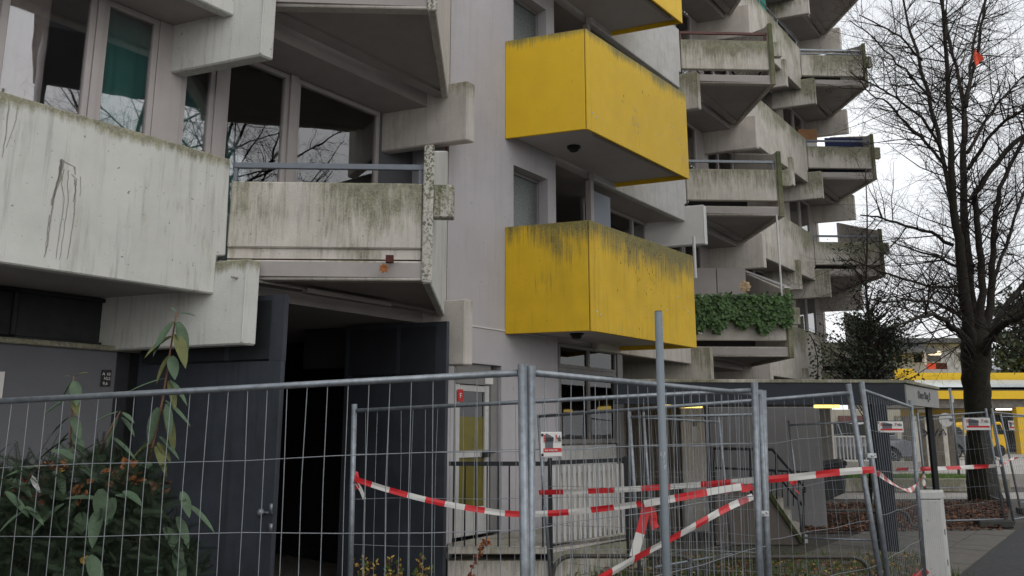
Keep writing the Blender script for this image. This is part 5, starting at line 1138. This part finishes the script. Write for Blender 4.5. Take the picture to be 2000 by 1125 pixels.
litter(245, 930, 34, 18, 14, 4.2, [LFO, LFB, LFO]); litter(130, 915, 14, 12, 8, 4.2, [LFO, LFY, LFB]); litter(20, 965, 16, 16, 12, 4.2, [LFR, LFB, LFO]); litter(155, 955, 8, 8, 8, 4.1, [LFO]); litter(60, 975, 8, 10, 6, 4.1, [LFR]); litter(315, 955, 8, 10, 8, 4.2, [LFO, LFB]); litter(95, 930, 10, 25, 8, 4.2, [LFR, LFB, LFY])
for (x, y, pts, m_, lab) in ((62, 928, [(0, 0), (8, 6), (14, 22), (18, 34), (12, 33), (2, 20), (-3, 8)], SGN, 'white torn paper scrap stuck in the left part of the bush'), (155, 1085, [(0, 6), (14, 0), (20, 1), (10, 18), (2, 14)], LFY, 'pale yellow leaf scrap low in the bush behind the fence')):
    b = MB(); b.prism([P(x+a_, y+b_, 3.95) for a_, b_ in pts], V((.0, .002, 0))); tag(b.build('paper_scrap', m_), lab, 'scrap')
# reddish creeper and yellowing shoots by the landing
cr_ = thing('red_creeper', P(930, 1095, 8.0), 'red autumn creeper shoot rising in front of the landing wall', 'plant'); pts = [(915, 1130), (922, 1110), (932, 1085), (940, 1070), (946, 1058), (955, 1062)]
tub('stem', [P(x, y, 8.0) for x, y in pts], .004, STEMM, cr_, 5)
b = MB()
for i in range(60): t = random.random(); k = t*(len(pts)-1.01); j = int(k); x = pts[j][0]+(pts[j+1][0]-pts[j][0])*(k-j); y = pts[j][1]+(pts[j+1][1]-pts[j][1])*(k-j); b.leaf(P(x+random.gauss(0, 3), y+random.gauss(0, 2), 8), jitter(1), jitter(1)+V((0, -1, .4)), .045, .03, random.randrange(2))
tag(b.build('leaves', [LFR, LFO], cr_), kind='stuff')
for (xc, lab) in ((712, 'leftmost yellowing shoots poking up at the bottom by the left fence post'), (765, 'middle yellowing shoots at the bottom between fence wires before the dark gate'), (830, 'rightmost yellowing shoots at the bottom before the dark gate leaf')):
    sh_ = thing('autumn_shoots', P(xc, 1125, 6.9), lab, 'plant', 'yellowing shoots along the bottom edge'); b = MB(); b2 = MB()
    for i in range(7):
        x = xc+random.uniform(-22, 22); hh = random.uniform(12, 38); q = [P(x, 1160, 6.9), P(x+random.uniform(-4, 4), 1135-hh*.4, 6.9), P(x+random.uniform(-8, 8), 1122-hh, 6.9)]; b.tube(q, .003, 4, cap=False)
        for k in range(10): p, d = at(q, random.uniform(.3, 1)); b2.leaf(p, jitter(1)+Z(.5), V((0, -1, .3))+jitter(.4), .045, .018, random.randrange(3))
    tag(b.build('stems', TWIG, sh_), kind='stuff'); tag(b2.build('leaves', [LFY, GRS, LFB], sh_), kind='stuff')

# ================================================================== SMALL MARKS ON THE NEAR WALLS
DRIP = mat('dried_drip', (.27, .26, .23), .9, .2, 9, 0)
def onW(px, py, n=.0025):
    s_ = sx_at(px, py, n); o = W(s_, n); _, b_ = ray(px, py); return V((o.x, o.y, H+b_*o.y))
dp_ = [([(120, 310), (118, 335), (108, 370), (103, 400), (97, 440), (93, 480), (84, 508)], 5), ([(122, 312), (116, 350), (104, 385), (100, 405)], 12), ([(140, 340), (150, 350), (147, 375), (145, 420), (137, 470), (130, 515)], 3), ([(125, 330), (120, 360), (126, 390), (120, 430), (113, 480), (109, 512)], 2), ([(134, 332), (132, 360), (134, 390), (128, 430), (121, 480), (115, 515)], 2), ([(146, 350), (148, 372), (142, 400)], 4), ([(97, 420), (92, 460), (88, 500)], 2), ([(157, 345), (158, 375), (155, 385)], 1.6), ([(118, 312), (130, 318), (146, 326), (147, 345)], 6), ([(18, 200), (12, 260), (2, 320)], 3), ([(35, 205), (30, 240), (8, 300)], 2)]
for pts, wd in dp_:
    b = MB(); L2 = []; R2 = []; dn = []
    for a in range(len(pts)-1):
        for q in range(5): f = q/5; dn.append((pts[a][0]+(pts[a+1][0]-pts[a][0])*f+random.uniform(-.8, .8), pts[a][1]+(pts[a+1][1]-pts[a][1])*f))
    for i, (x, y) in enumerate(dn): hw = wd*.38*random.uniform(.7, 1.1)*(1-.55*i/len(dn))+.25; L2.append(onW(x-hw, y)); R2.append(onW(x+hw, y))
    n = len(dn); b.add(L2+R2, [(i, i+1, n+i+1, n+i) for i in range(n-1)]); o = b.build('drip_stain', DRIP, B)
# hydrant number plate and white edge of a notice
def onG(px, py, n): 
    s_ = sx_at(px, py, n); o = W(s_, n); _, b_ = ray(px, py); return V((o.x, o.y, H+b_*o.y))
c0 = onG(195, 755, gn+.004); c1_ = onG(215, 755, gn+.004); c2_ = onG(195, 722, gn+.004)
b = MB(); b.box(c0, c1_-c0, N*.004, Z(c2_.z-c0.z)); pl = b.build('number_plate', INK, B); hh = (c2_.z-c0.z)
text('plate_lettering', 'A 10', SGN, pl, c0+N*.006+Z(hh*.68)+A*.01, A, N, hh*.24, .0005); text('plate_lettering', '10,2', SGN, pl, c0+N*.006+Z(hh*.42)+A*.022, A, N, hh*.24, .0005); text('plate_lettering', '9,6', SGN, pl, c0+N*.006+Z(hh*.12)+A*.02, A, N, hh*.24, .0005)
c0 = onG(-30, 782, gn+.004); c1_ = onG(3, 780, gn+.004); b = MB(); b.box(c0, c1_-c0, N*.006, Z(.24)); b.build('notice', SGN, B)
# paving strip between tree bed and low wall
b = MB(); b.add([V((8.2, 20.0, -.008)), V((14.5, 20.0, -.008)), V((14.5, 22.2, -.008)), V((8.2, 22.2, -.008))], [(0, 1, 2, 3)]); tag(b.build('path', PAVL), kind='structure')
